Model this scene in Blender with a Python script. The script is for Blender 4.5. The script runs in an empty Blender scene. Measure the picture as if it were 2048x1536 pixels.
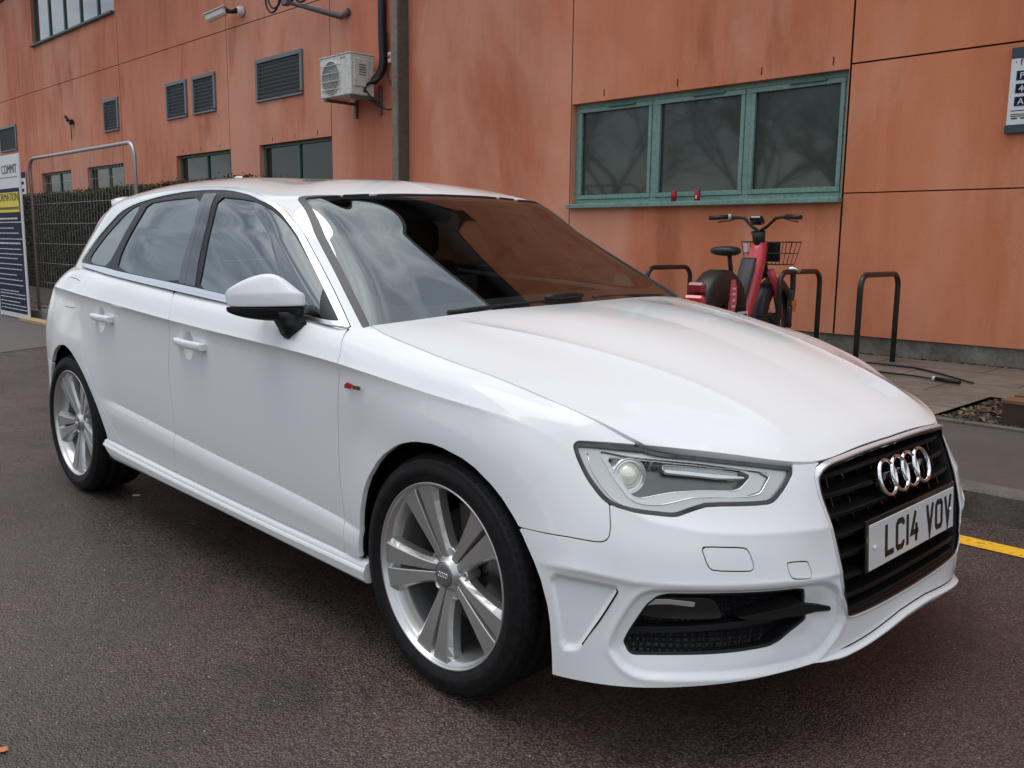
import bpy, math, random
import numpy as np
from mathutils import Matrix, Vector
S=bpy.context.scene
COL=S.collection
# ================= camera, world, sun, exposure =================
CP=(1.72571,-2.31406,1.17203); YAW,PITCH,ROLL=2.36427575,-.15539028,.01160978; FPX=1825.888
def _cam():
    c=bpy.data.cameras.new('camera'); o=bpy.data.objects.new('camera',c); COL.objects.link(o); S.camera=o
    f=np.array([math.cos(PITCH)*math.cos(YAW),math.cos(PITCH)*math.sin(YAW),math.sin(PITCH)])
    r=np.array([math.sin(YAW),-math.cos(YAW),0.]); u=np.cross(r,f); cc,s=math.cos(ROLL),math.sin(ROLL)
    r2=cc*r+s*u; u2=-s*r+cc*u
    o.matrix_world=Matrix(((r2[0],u2[0],-f[0],CP[0]),(r2[1],u2[1],-f[1],CP[1]),(r2[2],u2[2],-f[2],CP[2]),(0,0,0,1)))
    c.sensor_width=36; c.lens=36*FPX/2048; c.clip_start=.05; c.clip_end=2000
_cam()
S.view_settings.view_transform='Standard'; S.view_settings.look='None'; S.view_settings.gamma=1
S.view_settings.exposure=0.26
SUN_EL,SUN_AZ=math.radians(78),math.radians(230)
def _world():
    w=bpy.data.worlds.new('World'); S.world=w; w.use_nodes=True; nt=w.node_tree; nt.nodes.clear(); N=nt.nodes.new; L=nt.links.new
    out=N('ShaderNodeOutputWorld'); sky=N('ShaderNodeTexSky'); sky.sky_type='NISHITA'; sky.sun_disc=False
    sky.sun_elevation=SUN_EL; sky.sun_rotation=SUN_AZ
    b1=N('ShaderNodeBackground'); b1.inputs[1].default_value=.05; L(sky.outputs[0],b1.inputs[0])
    tc=N('ShaderNodeTexCoord'); mp=N('ShaderNodeMapping'); mp.inputs['Scale'].default_value=(1,1,2.2)
    L(tc.outputs['Generated'],mp.inputs[0])
    n1=N('ShaderNodeTexNoise'); n1.inputs['Scale'].default_value=3.2; n1.inputs['Detail'].default_value=7; n1.inputs['Roughness'].default_value=.55; n1.inputs['Distortion'].default_value=.5
    L(mp.outputs[0],n1.inputs[0])
    cr=N('ShaderNodeValToRGB'); L(n1.outputs[0],cr.inputs[0])
    e=cr.color_ramp.elements; e[0].position=.37; e[0].color=(.30,.31,.315,1); e[1].position=.63; e[1].color=(1,1,.985,1)
    m=e=cr.color_ramp.elements.new(.5); m.color=(.76,.775,.78,1)
    # overcast dome: about three times brighter overhead than at the horizon
    sx=N('ShaderNodeSeparateXYZ'); L(tc.outputs['Generated'],sx.inputs[0]); mr=N('ShaderNodeMapRange'); L(sx.outputs[2],mr.inputs[0])
    mr.inputs['From Min'].default_value=0; mr.inputs['From Max'].default_value=1; mr.inputs['To Min'].default_value=.52; mr.inputs['To Max'].default_value=1.08
    b2=N('ShaderNodeBackground'); L(mr.outputs[0],b2.inputs[1]); L(cr.outputs[0],b2.inputs[0])
    ad=N('ShaderNodeAddShader'); L(b1.outputs[0],ad.inputs[0]); L(b2.outputs[0],ad.inputs[1]); L(ad.outputs[0],out.inputs[0])
_world()
def _sun():
    l=bpy.data.lights.new('sun','SUN'); l.energy=1.05; l.angle=math.radians(40); l.color=(1,.97,.92)
    o=bpy.data.objects.new('sun',l); COL.objects.link(o)
    # the sun stands high over the street side, behind the photographer
    d=Vector((math.cos(SUN_EL)*math.sin(SUN_AZ),math.cos(SUN_EL)*math.cos(SUN_AZ),math.sin(SUN_EL)))
    o.rotation_euler=d.to_track_quat('Z','Y').to_euler(); o.location=(0,0,30)
_sun()
S.cycles.max_bounces=8; S.cycles.transparent_max_bounces=12; S.cycles.sample_clamp_indirect=6
S.cycles.use_denoising=True
# ================= helpers =================
def tag(o,label=None,cat=None,group=None,kind=None):
    if label:o['label']=label
    if cat:o['category']=cat
    if group:o['group']=group
    if kind:o['kind']=kind
    return o
def empty(name,loc=(0,0,0),rz=0):
    o=bpy.data.objects.new(name,None); COL.objects.link(o); o.location=loc; o.rotation_euler=(0,0,rz); o.empty_display_size=.1; return o
def obj(name,V,F,mat,parent=None,smooth=False,N=None):
    me=bpy.data.meshes.new(name); me.from_pydata([tuple(map(float,v)) for v in V],[],[tuple(map(int,f)) for f in F]); me.materials.append(mat)
    if smooth:
        me.polygons.foreach_set('use_smooth',[True]*len(me.polygons))
    if N is not None:
        N=np.asarray(N,float); N=N/np.maximum(np.linalg.norm(N,axis=1,keepdims=True),1e-9)
        me.normals_split_custom_set_from_vertices([tuple(n) for n in N])
    me.update()
    o=bpy.data.objects.new(name,me); COL.objects.link(o)
    if parent: o.parent=parent
    return o
class MB:
    def __init__(s): s.V=[];s.F=[];s.sm=[]
    def add(s,V,F,sm=False):
        k=len(s.V); s.V+=[tuple(v) for v in V]; s.F+=[tuple(i+k for i in f) for f in F]; s.sm+=[sm]*len(F); return s
    def box(s,c,d,R=None,bev=0):
        x,y,z=d[0]/2,d[1]/2,d[2]/2
        if bev<=0:
            P=[(-x,-y,-z),(x,-y,-z),(x,y,-z),(-x,y,-z),(-x,-y,z),(x,-y,z),(x,y,z),(-x,y,z)]
            F=[(0,3,2,1),(4,5,6,7),(0,1,5,4),(1,2,6,5),(2,3,7,6),(3,0,4,7)]
        else:
            b=bev; P=[];F=[]
            for sx in(-1,1):
                for sy in(-1,1):
                    for sz in(-1,1):
                        P+=[(sx*x,sy*(y-b),sz*(z-b)),(sx*(x-b),sy*y,sz*(z-b)),(sx*(x-b),sy*(y-b),sz*z)]
            def id(a,b_,c_,k): return ((a*2+b_)*2+c_)*3+k
            for a in(0,1):
                f=[id(a,0,0,0),id(a,1,0,0),id(a,1,1,0),id(a,0,1,0)]; F.append(f if a else f[::-1])
                f=[id(0,a,0,1),id(1,a,0,1),id(1,a,1,1),id(0,a,1,1)]; F.append(f[::-1] if a else f)
                f=[id(0,0,a,2),id(1,0,a,2),id(1,1,a,2),id(0,1,a,2)]; F.append(f if a else f[::-1])
            for a in(0,1):
                for b_ in(0,1):
                    F.append([id(a,b_,0,0),id(a,b_,0,1),id(a,b_,1,1),id(a,b_,1,0)]); F.append([id(a,0,b_,0),id(a,0,b_,2),id(a,1,b_,2),id(a,1,b_,0)]); F.append([id(0,a,b_,1),id(0,a,b_,2),id(1,a,b_,2),id(1,a,b_,1)])
                    for c_ in(0,1): F.append([id(a,b_,c_,0),id(a,b_,c_,1),id(a,b_,c_,2)])
        if R is not None: P=[tuple(R@Vector(p)) for p in P]
        return s.add([(p[0]+c[0],p[1]+c[1],p[2]+c[2]) for p in P],F)
    def tube(s,pts,r,n=8,cap=True,sm=True):
        pts=[Vector(p) for p in pts]; m=len(pts); rr=r if hasattr(r,'__len__') else [r]*m
        V=[];F=[];up=None
        for i in range(m):
            t=(pts[min(i+1,m-1)]-pts[max(i-1,0)]).normalized()
            if up is None:
                up=Vector((0,0,1)) if abs(t.z)<.9 else Vector((1,0,0))
            a=t.cross(up).normalized(); b=a.cross(t).normalized(); up=b
            for k in range(n):
                q=2*math.pi*k/n; V.append(tuple(pts[i]+(a*math.cos(q)+b*math.sin(q))*rr[i]))
        for i in range(m-1):
            for k in range(n): F.append((i*n+k,i*n+(k+1)%n,(i+1)*n+(k+1)%n,(i+1)*n+k))
        s.add(V,F,sm)
        if cap: s.add(V[:n],[tuple(range(n))]); s.add(V[-n:],[tuple(range(n))[::-1]])
        return s
    def lathe(s,prof,n=32,M=None,sm=True,closed=False):
        # prof [(r,h)], axis Z
        V=[];F=[];m=len(prof)
        for r,h in prof:
            for k in range(n):
                q=2*math.pi*k/n; v=Vector((r*math.cos(q),r*math.sin(q),h)); V.append(tuple(M@v) if M else tuple(v))
        for i in range(m-1 if not closed else m):
            j=(i+1)%m
            for k in range(n): F.append((i*n+k,i*n+(k+1)%n,j*n+(k+1)%n,j*n+k))
        return s.add(V,F,sm)
    def prism(s,poly,ax,a,b):
        # poly 2d; ax = axis of extrusion
        n=len(poly)
        def P(u,v,w): return {'x':(w,u,v),'y':(u,w,v),'z':(u,v,w)}[ax]
        V=[P(u,v,a) for u,v in poly]+[P(u,v,b) for u,v in poly]
        return s.add(V,[tuple(range(n))[::-1],tuple(range(n,2*n))]+[(i,(i+1)%n,n+(i+1)%n,n+i) for i in range(n)])
    def build(s,name,mat,parent=None):
        o=obj(name,s.V,s.F,mat,parent); o.data.polygons.foreach_set('use_smooth',s.sm)
        import bmesh
        b=bmesh.new(); b.from_mesh(o.data); bmesh.ops.remove_doubles(b,verts=b.verts,dist=1e-6); bmesh.ops.recalc_face_normals(b,faces=b.faces); b.to_mesh(o.data); b.free()
        for e in o.data.edges: pass
        return o
def arc(c,r,a0,a1,n,pl='xz'):
    out=[]
    for i in range(n+1):
        q=math.radians(a0+(a1-a0)*i/n); u,v=r*math.cos(q),r*math.sin(q)
        out.append((c[0]+u,c[1],c[2]+v) if pl=='xz' else (c[0],c[1]+u,c[2]+v) if pl=='yz' else (c[0]+u,c[1]+v,c[2]))
    return out
# ---------- materials ----------
def mat(name,col=(.5,.5,.5),rough=.5,metal=0,coat=0,spec=.5,fn=None,**k):
    m=bpy.data.materials.new(name); m.use_nodes=True; nt=m.node_tree; b=nt.nodes['Principled BSDF']
    b.inputs['Base Color'].default_value=(*col,1); b.inputs['Roughness'].default_value=rough; b.inputs['Metallic'].default_value=metal
    b.inputs['Coat Weight'].default_value=coat; b.inputs['Coat Roughness'].default_value=k.get('cr',.02); b.inputs['Specular IOR Level'].default_value=spec
    if k.get('emit'): b.inputs['Emission Color'].default_value=(*k['emit'],1); b.inputs['Emission Strength'].default_value=k.get('es',1)
    if fn: fn(nt,b)
    return m
def nd(nt,t,**k):
    n=nt.nodes.new('ShaderNode'+t)
    for a,v in k.items():
        if a in n.inputs: n.inputs[a].default_value=v
        else: setattr(n,a,v)
    return n
def ramp(nt,src,stops):
    r=nt.nodes.new('ShaderNodeValToRGB'); nt.links.new(src,r.inputs[0]); e=r.color_ramp.elements
    for i,(p,c) in enumerate(stops):
        c=(c,c,c) if not hasattr(c,'__len__') else c
        if i<2: e[i].position=p; e[i].color=(*c,1)
        else: q=e.new(p); q.color=(*c,1)
    return r
def coords(nt,scale=(1,1,1),kind='Object',loc=(0,0,0)):
    t=nt.nodes.new('ShaderNodeTexCoord'); m=nt.nodes.new('ShaderNodeMapping'); m.inputs['Scale'].default_value=scale; m.inputs['Location'].default_value=loc
    nt.links.new(t.outputs[kind],m.inputs[0]); return m.outputs[0]
def noise(nt,v,s,d=4,r=.5,dist=0):
    n=nd(nt,'TexNoise',Scale=s,Detail=d,Roughness=r,Distortion=dist); nt.links.new(v,n.inputs['Vector']); return n.outputs[0]
def mixc(nt,f,a,b,mode='MIX'):
    m=nt.nodes.new('ShaderNodeMix'); m.data_type='RGBA'; m.blend_type=mode
    for s,v in ((0,f),(6,a),(7,b)):
        if hasattr(v,'links') or hasattr(v,'is_linked'): nt.links.new(v,m.inputs[s])
        elif hasattr(v,'__len__'): m.inputs[s].default_value=(*v,1)
        else: m.inputs[s].default_value=v
    return m.outputs[2]
def bump(nt,b,h,st=.3,dist=.01):
    n=nd(nt,'Bump',Strength=st,Distance=dist); nt.links.new(h,n.inputs['Height']); nt.links.new(n.outputs[0],b.inputs['Normal']); return n
def glass_mat(name,tint,ior=1.6,rough=0.0,gl=(1,1,1)):
    m=bpy.data.materials.new(name); m.use_nodes=True; nt=m.node_tree; nt.nodes.clear(); L=nt.links.new
    o=nd(nt,'OutputMaterial'); mx=nd(nt,'MixShader'); t=nd(nt,'BsdfTransparent'); g=nd(nt,'BsdfGlossy'); f=nd(nt,'Fresnel',IOR=ior)
    t.inputs[0].default_value=(*tint,1); g.inputs['Roughness'].default_value=rough; g.inputs['Color'].default_value=(*gl,1)
    geo=nd(nt,'NewGeometry'); inv=nd(nt,'Math',operation='SUBTRACT'); inv.inputs[0].default_value=1; L(geo.outputs['Backfacing'],inv.inputs[1])
    mu=nd(nt,'Math',operation='MULTIPLY'); L(f.outputs[0],mu.inputs[0]); L(inv.outputs[0],mu.inputs[1])
    L(mu.outputs[0],mx.inputs[0]); L(t.outputs[0],mx.inputs[1]); L(g.outputs[0],mx.inputs[2]); L(mx.outputs[0],o.inputs[0]); return m
# ================= car body surfaces =================
# ---------- numeric helpers ----------
def nspline(kx,ky,x):
    # natural cubic spline, ky (n,d)
    kx=np.asarray(kx,float); ky=np.asarray(ky,float); n=len(kx); h=np.diff(kx)
    A=np.zeros((n,n)); B=np.zeros_like(ky); A[0,0]=A[-1,-1]=1
    for i in range(1,n-1):
        A[i,i-1]=h[i-1]; A[i,i]=2*(h[i-1]+h[i]); A[i,i+1]=h[i]
        B[i]=6*((ky[i+1]-ky[i])/h[i]-(ky[i]-ky[i-1])/h[i-1])
    M=np.linalg.solve(A,B)
    x=np.clip(x,kx[0],kx[-1]); i=np.clip(np.searchsorted(kx,x,side='right')-1,0,n-2)
    hi=h[i][:,None]; a=(kx[i+1]-x)[:,None]; b=(x-kx[i])[:,None]
    return M[i]*a**3/(6*hi)+M[i+1]*b**3/(6*hi)+(ky[i]/hi-M[i]*hi/6)*a+(ky[i+1]/hi-M[i+1]*hi/6)*b
def hspline(kx,ky,x):
    # monotone-ish hermite spline (catmull-rom, non uniform)
    kx=np.asarray(kx,float); ky=np.asarray(ky,float); d=np.diff(ky,axis=0)/np.diff(kx)[:,None]
    h=np.diff(kx)[:,None]
    m=np.vstack([d[:1],(d[:-1]*h[1:]+d[1:]*h[:-1])/(h[1:]+h[:-1]),d[-1:]])
    x=np.clip(x,kx[0],kx[-1]); i=np.clip(np.searchsorted(kx,x,side='right')-1,0,len(kx)-2)
    t=((x-kx[i])/(kx[i+1]-kx[i]))[:,None]; hh=h[i]
    return (2*t**3-3*t**2+1)*ky[i]+(t**3-2*t**2+t)*hh*m[i]+(-2*t**3+3*t**2)*ky[i+1]+(t**3-t**2)*hh*m[i+1]
def sstep(a,b,x):
    t=np.clip((x-a)/(b-a),0,1); return t*t*(3-2*t)
def chaikin(P,it=2,closed=True,c=.2):
    P=np.asarray(P,float)
    for _ in range(it):
        Q=np.roll(P,-1,0) if closed else P[1:]
        A=P if closed else P[:-1]
        N=np.stack([(1-c)*A+c*Q,c*A+(1-c)*Q],1).reshape(-1,P.shape[1])
        P=N if closed else np.vstack([P[:1],N[1:-1],P[-1:]])
    return P
def sdpoly(P,X,Y):
    # signed distance, negative inside
    P=np.asarray(P,float); X=np.asarray(X,float).ravel(); Y=np.asarray(Y,float).ravel()
    d=np.full(X.shape,1e9); ins=np.zeros(X.shape,bool)
    n=len(P)
    for i in range(n):
        ax,ay=P[i]; bx,by=P[(i+1)%n]
        ex,ey=bx-ax,by-ay; L=ex*ex+ey*ey+1e-18
        t=np.clip(((X-ax)*ex+(Y-ay)*ey)/L,0,1)
        d=np.minimum(d,(X-ax-t*ex)**2+(Y-ay-t*ey)**2)
        c=((ay>Y)!=(by>Y))&(X<(bx-ax)*(Y-ay)/(by-ay+1e-18)+ax)
        ins^=c
    d=np.sqrt(d); return np.where(ins,-d,d)
def sdline(P,X,Y):
    # signed distance to an open polyline; positive on its left side (ends extended)
    P=np.asarray(P,float); P=np.vstack([P[0]+(P[0]-P[1])*50,P,P[-1]+(P[-1]-P[-2])*50])
    X=np.asarray(X,float).ravel(); Y=np.asarray(Y,float).ravel()
    best=np.full(X.shape,1e9); sg=np.ones(X.shape)
    for i in range(len(P)-1):
        a=P[i]; e=P[i+1]-P[i]; L=e@e
        t=np.clip(((X-a[0])*e[0]+(Y-a[1])*e[1])/L,0,1)
        dx=X-a[0]-t*e[0]; dy=Y-a[1]-t*e[1]; d=np.hypot(dx,dy)
        cr=(e[0]*(Y-a[1])-e[1]*(X-a[0]))/np.sqrt(L)
        # prefer larger |perp| on ties
        m=(d<best-1e-9)|((np.abs(d-best)<1e-9)&(np.abs(cr)>np.abs(sg)))
        best=np.where(m,d,best); sg=np.where(m,cr,sg)
    return np.where(sg>=0,best,-best)
# ---------- lower body rows : (x, a=|y|, z) from the front centre round to the rear centre ----------
NOM=[(.86,0),(.855,.2),(.835,.37),(.79,.50),(.72,.64),(.62,.76),(.50,.835),(.36,.875),(.2,.887),(0,.89),(-.5,.89),(-1.5,.89),(-2.4,.885),(-2.8,.86),(-3.05,.80),(-3.24,.69),(-3.36,.5),(-3.42,.25),(-3.43,0)]
def _nom():
    P=np.array(NOM,float); k=np.r_[0,np.cumsum(np.hypot(*np.diff(P,axis=0).T))]
    t=np.linspace(0,k[-1],4000); Q=nspline(k,P,t)
    s=np.r_[0,np.cumsum(np.hypot(*np.diff(Q,axis=0).T))]
    return np.arctan2(Q[:,1],Q[:,0]+.3),s,Q
NU,NS,NQ=_nom()
WMAX=NS[-1]
def wof(x,a): return np.interp(np.arctan2(a,np.asarray(x)+.3),NU,NS)
R0=[(.862,0,.235),(.857,.15,.231),(.838,.32,.224),(.797,.45,.219),(.745,.59,.215),(.66,.72,.21),(.53,.825,.202),(.43,.86,.198),(.33,.872,.196),(0,.872,.2),(-.3,.87,.225),(-1.2,.87,.24),(-2.1,.87,.26),(-2.6,.87,.28),(-3.0,.83,.30),(-3.2,.75,.32),(-3.34,.55,.33),(-3.40,.3,.34),(-3.41,0,.34)]
R1=[(.853,0,.33),(.85,.2,.33),(.84,.33,.33),(.81,.45,.33),(.765,.56,.33),(.70,.66,.33),(.60,.76,.33),(.49,.83,.33),(.38,.868,.33),(.25,.882,.332),(.1,.885,.336),(-.2,.882,.352),(-.42,.879,.372),(-1.2,.878,.425),(-2.05,.879,.487),(-2.6,.88,.52),(-2.95,.845,.53),(-3.2,.75,.53),(-3.36,.55,.53),(-3.42,.3,.53),(-3.43,0,.53)]
R2=[(.838,0,.48),(.834,.2,.48),(.822,.34,.48),(.80,.43,.48),(.765,.52,.483),(.715,.605,.487),(.645,.69,.493),(.56,.765,.50),(.45,.828,.515),(.35,.86,.53),(.2,.88,.555),(0,.886,.58),(-.42,.885,.60),(-1.2,.884,.64),(-2.05,.883,.69),(-2.6,.88,.72),(-2.95,.845,.73),(-3.2,.745,.73),(-3.36,.55,.73),(-3.42,.3,.73),(-3.43,0,.73)]
R3=[(.79,0,.61),(.787,.2,.61),(.777,.34,.61),(.755,.42,.61),(.715,.495,.61),(.665,.57,.61),(.60,.64,.613),(.52,.712,.628),(.44,.762,.665),(.355,.797,.715),(.24,.838,.757),(.05,.872,.783),(-.16,.884,.804),(-.42,.887,.828),(-.91,.888,.852),(-1.49,.888,.876),(-1.95,.885,.90),(-2.5,.865,.925),(-2.8,.83,.932),(-2.98,.79,.933),(-3.17,.70,.935),(-3.3,.54,.935),(-3.38,.3,.935),(-3.4,0,.935)]
R3b=[(.777,0,.645),(.774,.2,.645),(.765,.34,.643),(.742,.41,.643),(.703,.478,.65),(.653,.55,.66),(.588,.618,.668),(.515,.683,.680),(.435,.733,.712),(.355,.768,.75),(.25,.803,.787),(.12,.832,.816),(-.05,.845,.84),(-.25,.85,.864),(-.42,.852,.884),(-.65,.853,.906),(-1.2,.854,.932),(-1.6,.853,.95),(-1.97,.848,.972),(-2.4,.828,.995),(-2.75,.78,1.01),(-3.0,.70,1.01),(-3.2,.55,1.0),(-3.33,.3,.995),(-3.35,0,.995)]
R4=[(.762,0,.684),(.762,.15,.684),(.757,.28,.679),(.742,.37,.673),(.715,.425,.676),(.675,.49,.687),(.62,.56,.698),(.555,.62,.706),(.49,.67,.716),(.39,.715,.762),(.26,.755,.805),(.124,.778,.838),(-.05,.785,.864),(-.25,.78,.894),(-.38,.77,.915),(-.43,.760,.924),(-.6,.76,.938),(-.8,.765,.953),(-1.2,.768,.97),(-2.0,.76,1.01),(-2.5,.72,1.045),(-2.8,.65,1.05),(-3.1,.5,1.04),(-3.28,.3,1.03),(-3.30,0,1.03)]
def warr():
    # column stations: dense at the front
    a=np.arange(0,1.9,.0055); b=np.arange(1.9,4.4,.011); c=np.linspace(4.4,WMAX,110)
    return np.unique(np.r_[a,b,c])
def build_lower(dens=1.0):
    w=warr()
    if dens<1: w=w[::int(1/dens)]
    rows=[]
    for R in (R0,R1,R2,R3,R3b,R4):
        R=np.array(R,float); k=wof(R[:,0],R[:,1]); k[0]=0; k[-1]=WMAX
        rows.append(nspline(k,R,w))
    rows=np.array(rows)                      # 6,W,3
    cnt=[int(c*dens) for c in (24,36,36,14,16)]
    # per column spline through the six rows; on the flanks it breaks at the shoulder row
    chord=np.linalg.norm(np.diff(rows,axis=0),axis=2)
    G=np.empty((sum(cnt)+1,len(w),3)); c3=sum(cnt[:3])
    cw=sstep(1.45,2.1,w)*(1-sstep(4.35,4.9,w))
    for j in range(len(w)):
        k=np.r_[0,np.cumsum(chord[:,j])]
        t=np.concatenate([np.linspace(k[i],k[i+1],cnt[i],endpoint=False) for i in range(5)]+[[k[-1]]])
        S=hspline(k,rows[:,j],t)
        B=np.vstack([nspline(k[:4],rows[:4,j],t[:c3]),nspline(k[3:],rows[3:,j],t[c3:])])
        G[:,j]=S*(1-cw[j])+B*cw[j]
    ridx=np.r_[0,np.cumsum(cnt)]
    return G,w,ridx
ARF=(.035,.32,.352); ARR=(-2.58,.32,.37)   # arch centres and radii
def gnormals(G):
    du=np.gradient(G,axis=1); dv=np.gradient(G,axis=0)
    n=np.cross(du,dv); l=np.linalg.norm(n,axis=2,keepdims=True); return n/np.maximum(l,1e-12)

def zrow(R):
    R=np.array(R,float); k=wof(R[:,0],R[:,1]); k[0]=0; k[-1]=WMAX
    return lambda w:nspline(k,R,w)[:,2]
def displace_lower(G,w,ridx):
    X,A,Z=G[...,0],G[...,1],G[...,2]; Wd=np.broadcast_to(w,X.shape)
    N=gnormals(G); D=np.zeros(X.shape)
    # shoulder line: the skin drops in just below it
    h=Z-zrow(R3)(w)[None]
    cs=sstep(-.42+.95,.1,X*1.0)*0+ (1-sstep(.05,.42,X))*sstep(-3.0,-2.9,X)
    k=np.where(h<0,1-np.exp(np.minimum(h,0)/.020),0)*np.exp(-np.maximum(-h-.04,0)/.20)
    D-=.0090*cs*k; D+=.0022*cs*np.exp(-np.abs(h)/.012)
    # lower door crease: kicks outward below
    h=Z-zrow(R1)(w)[None]
    cl=sstep(-2.25,-2.05,X)*(1-sstep(-.42,-.20,X))
    D+=cl*.0125*np.where(h<0,(1-np.exp(np.minimum(h,0)/.020))*np.exp(-np.maximum(-h-.05,0)/.12),0)
    D-=cl*.004*np.exp(-np.abs(h)/.07)
    # arch flares
    for cx,cz,r in (ARF,ARR):
        d=np.hypot(X-cx,Z-cz)-r
        m=(A>.6)&(X<.62)
        D+=np.where(m,.010*(1-sstep(-.02,.15,d)),0)
    return G+N*D[...,None]
# ---------- bonnet: lines from rear edge to front edge ----------
HC=[(-.33,0,.950),(-.1,0,.937),(.15,0,.904),(.4,0,.846),(.58,0,.785),(.69,0,.735),(.745,0,.702),(.762,0,.686)]
HI=[(-.345,.28,.949),(-.1,.27,.934),(.15,.26,.900),(.4,.25,.841),(.58,.235,.781),(.69,.225,.731),(.742,.215,.700),(.761,.21,.684)]
HK=[(-.375,.55,.940),(-.22,.53,.921),(.155,.49,.867),(.40,.455,.815),(.56,.42,.766),(.66,.39,.725),(.72,.37,.692),(.742,.365,.675)]
HM=[(-.40,.67,.932),(-.20,.68,.907),(.10,.655,.860),(.28,.62,.823),(.42,.582,.781),(.52,.55,.746),(.585,.525,.722),(.648,.515,.696)]
HE=[(-.43,.760,.925),(-.38,.77,.916),(-.25,.78,.895),(-.05,.785,.865),(.124,.778,.839),(.26,.755,.806),(.39,.715,.763),(.49,.67,.717)]
HKR=72
def build_hood(nu=150,nv=120):
    L=[]
    for H in (HC,HI,HK,HM,HE):
        H=np.array(H,float); k=np.r_[0,np.cumsum(np.linalg.norm(np.diff(H,axis=0),axis=1))]; k/=k[-1]
        L.append(nspline(k,H,np.linspace(0,1,nu)))
    # front edge of the bonnet must follow R4 between centre and the lamp corner
    L=np.array(L); G=np.empty((nv,nu,3))
    for j in range(nu):
        P=L[:,j]; P2=np.vstack([P[1]*[1,-1,1],P]); k=np.r_[0,np.cumsum(np.linalg.norm(np.diff(P2,axis=0),axis=1))]
        t=np.r_[np.linspace(k[1],k[3],HKR,endpoint=False),np.linspace(k[3],k[-1],nv-HKR)]; G[:,j]=nspline(k,P2,t)
    # the crease that runs from the windscreen corner to the grille corner
    ak=nspline(np.linspace(0,1,len(HK)),np.array(HK,float)[:,1:2],np.linspace(0,1,nu))[:,0]; d=np.abs(G[...,1]-ak[None]); fd=sstep(0,.25,np.linspace(0,1,nu))*(1-sstep(.86,.97,np.linspace(0,1,nu)))
    G[...,2]+=(.0085*np.exp(-d/.045))*fd[None]
    return G
# ---------- greenhouse columns: base, ..., roof centre ----------
GH=[ # rows: base, low, mid, top edge, roof edge, roof mid, roof centre
[(-.22,0,.895),(-.50,0,1.050),(-.76,0,1.190),(-1.03,0,1.330),(-1.10,0,1.353),(-1.22,0,1.382),(-1.32,0,1.399)],
[(-.24,.28,.893),(-.51,.265,1.047),(-.77,.25,1.187),(-1.038,.24,1.327),(-1.11,.235,1.350),(-1.26,.18,1.385),(-1.40,0,1.408)],
[(-.31,.53,.889),(-.56,.49,1.041),(-.805,.455,1.180),(-1.062,.42,1.319),(-1.13,.42,1.342),(-1.33,.28,1.389),(-1.48,0,1.416)],
[(-.36,.765,.885),(-.61,.685,1.03),(-.855,.625,1.17),(-1.10,.572,1.314),(-1.175,.53,1.337),(-1.40,.34,1.396),(-1.56,0,1.423)],
[(-.385,.805,.885),(-.655,.727,1.03),(-.905,.66,1.17),(-1.15,.600,1.313),(-1.235,.55,1.346),(-1.47,.36,1.402),(-1.64,0,1.429)],
[(-.45,.832,.895),(-.71,.766,1.030),(-.965,.697,1.168),(-1.22,.628,1.313),(-1.31,.57,1.356),(-1.55,.37,1.409),(-1.72,0,1.436)],
[(-.66,.835,.915),(-.90,.778,1.046),(-1.11,.71,1.185),(-1.35,.632,1.324),(-1.42,.58,1.370),(-1.63,.38,1.416),(-1.78,0,1.441)],
[(-1.1,.842,.94),(-1.24,.792,1.06),(-1.38,.727,1.20),(-1.53,.645,1.338),(-1.58,.59,1.386),(-1.75,.38,1.426),(-1.87,0,1.446)],
[(-1.6,.842,.962),(-1.65,.794,1.075),(-1.71,.731,1.21),(-1.77,.645,1.350),(-1.81,.59,1.398),(-1.92,.38,1.434),(-2.0,0,1.452)],
[(-2.0,.836,.985),(-2.02,.790,1.09),(-2.05,.727,1.22),(-2.08,.640,1.350),(-2.11,.585,1.398),(-2.16,.38,1.436),(-2.2,0,1.453)],
[(-2.35,.82,1.0),(-2.36,.775,1.10),(-2.37,.714,1.22),(-2.38,.628,1.338),(-2.40,.575,1.385),(-2.42,.37,1.428),(-2.43,0,1.447)],
[(-2.65,.79,1.0),(-2.645,.748,1.10),(-2.64,.69,1.21),(-2.64,.612,1.318),(-2.65,.562,1.362),(-2.66,.36,1.410),(-2.66,0,1.430)],
[(-2.90,.73,1.0),(-2.87,.70,1.09),(-2.84,.66,1.19),(-2.82,.60,1.290),(-2.83,.552,1.334),(-2.84,.35,1.388),(-2.84,0,1.410)],
[(-3.08,.66,.99),(-3.03,.645,1.07),(-2.98,.62,1.17),(-2.935,.58,1.272),(-2.94,.54,1.312),(-2.94,.34,1.374),(-2.94,0,1.397)],
[(-3.20,.57,.99),(-3.14,.575,1.07),(-3.06,.565,1.17),(-2.99,.545,1.265),(-2.985,.51,1.303),(-2.97,.33,1.368),(-2.97,0,1.392)],
[(-3.31,.35,.99),(-3.24,.36,1.07),(-3.14,.36,1.18),(-3.04,.36,1.29),(-3.02,.34,1.33),(-3.0,.25,1.372),(-3.0,0,1.388)],
[(-3.34,0,.99),(-3.27,0,1.07),(-3.17,0,1.18),(-3.07,0,1.30),(-3.05,0,1.345),(-3.03,0,1.372),(-3.02,0,1.385)]]
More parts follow.
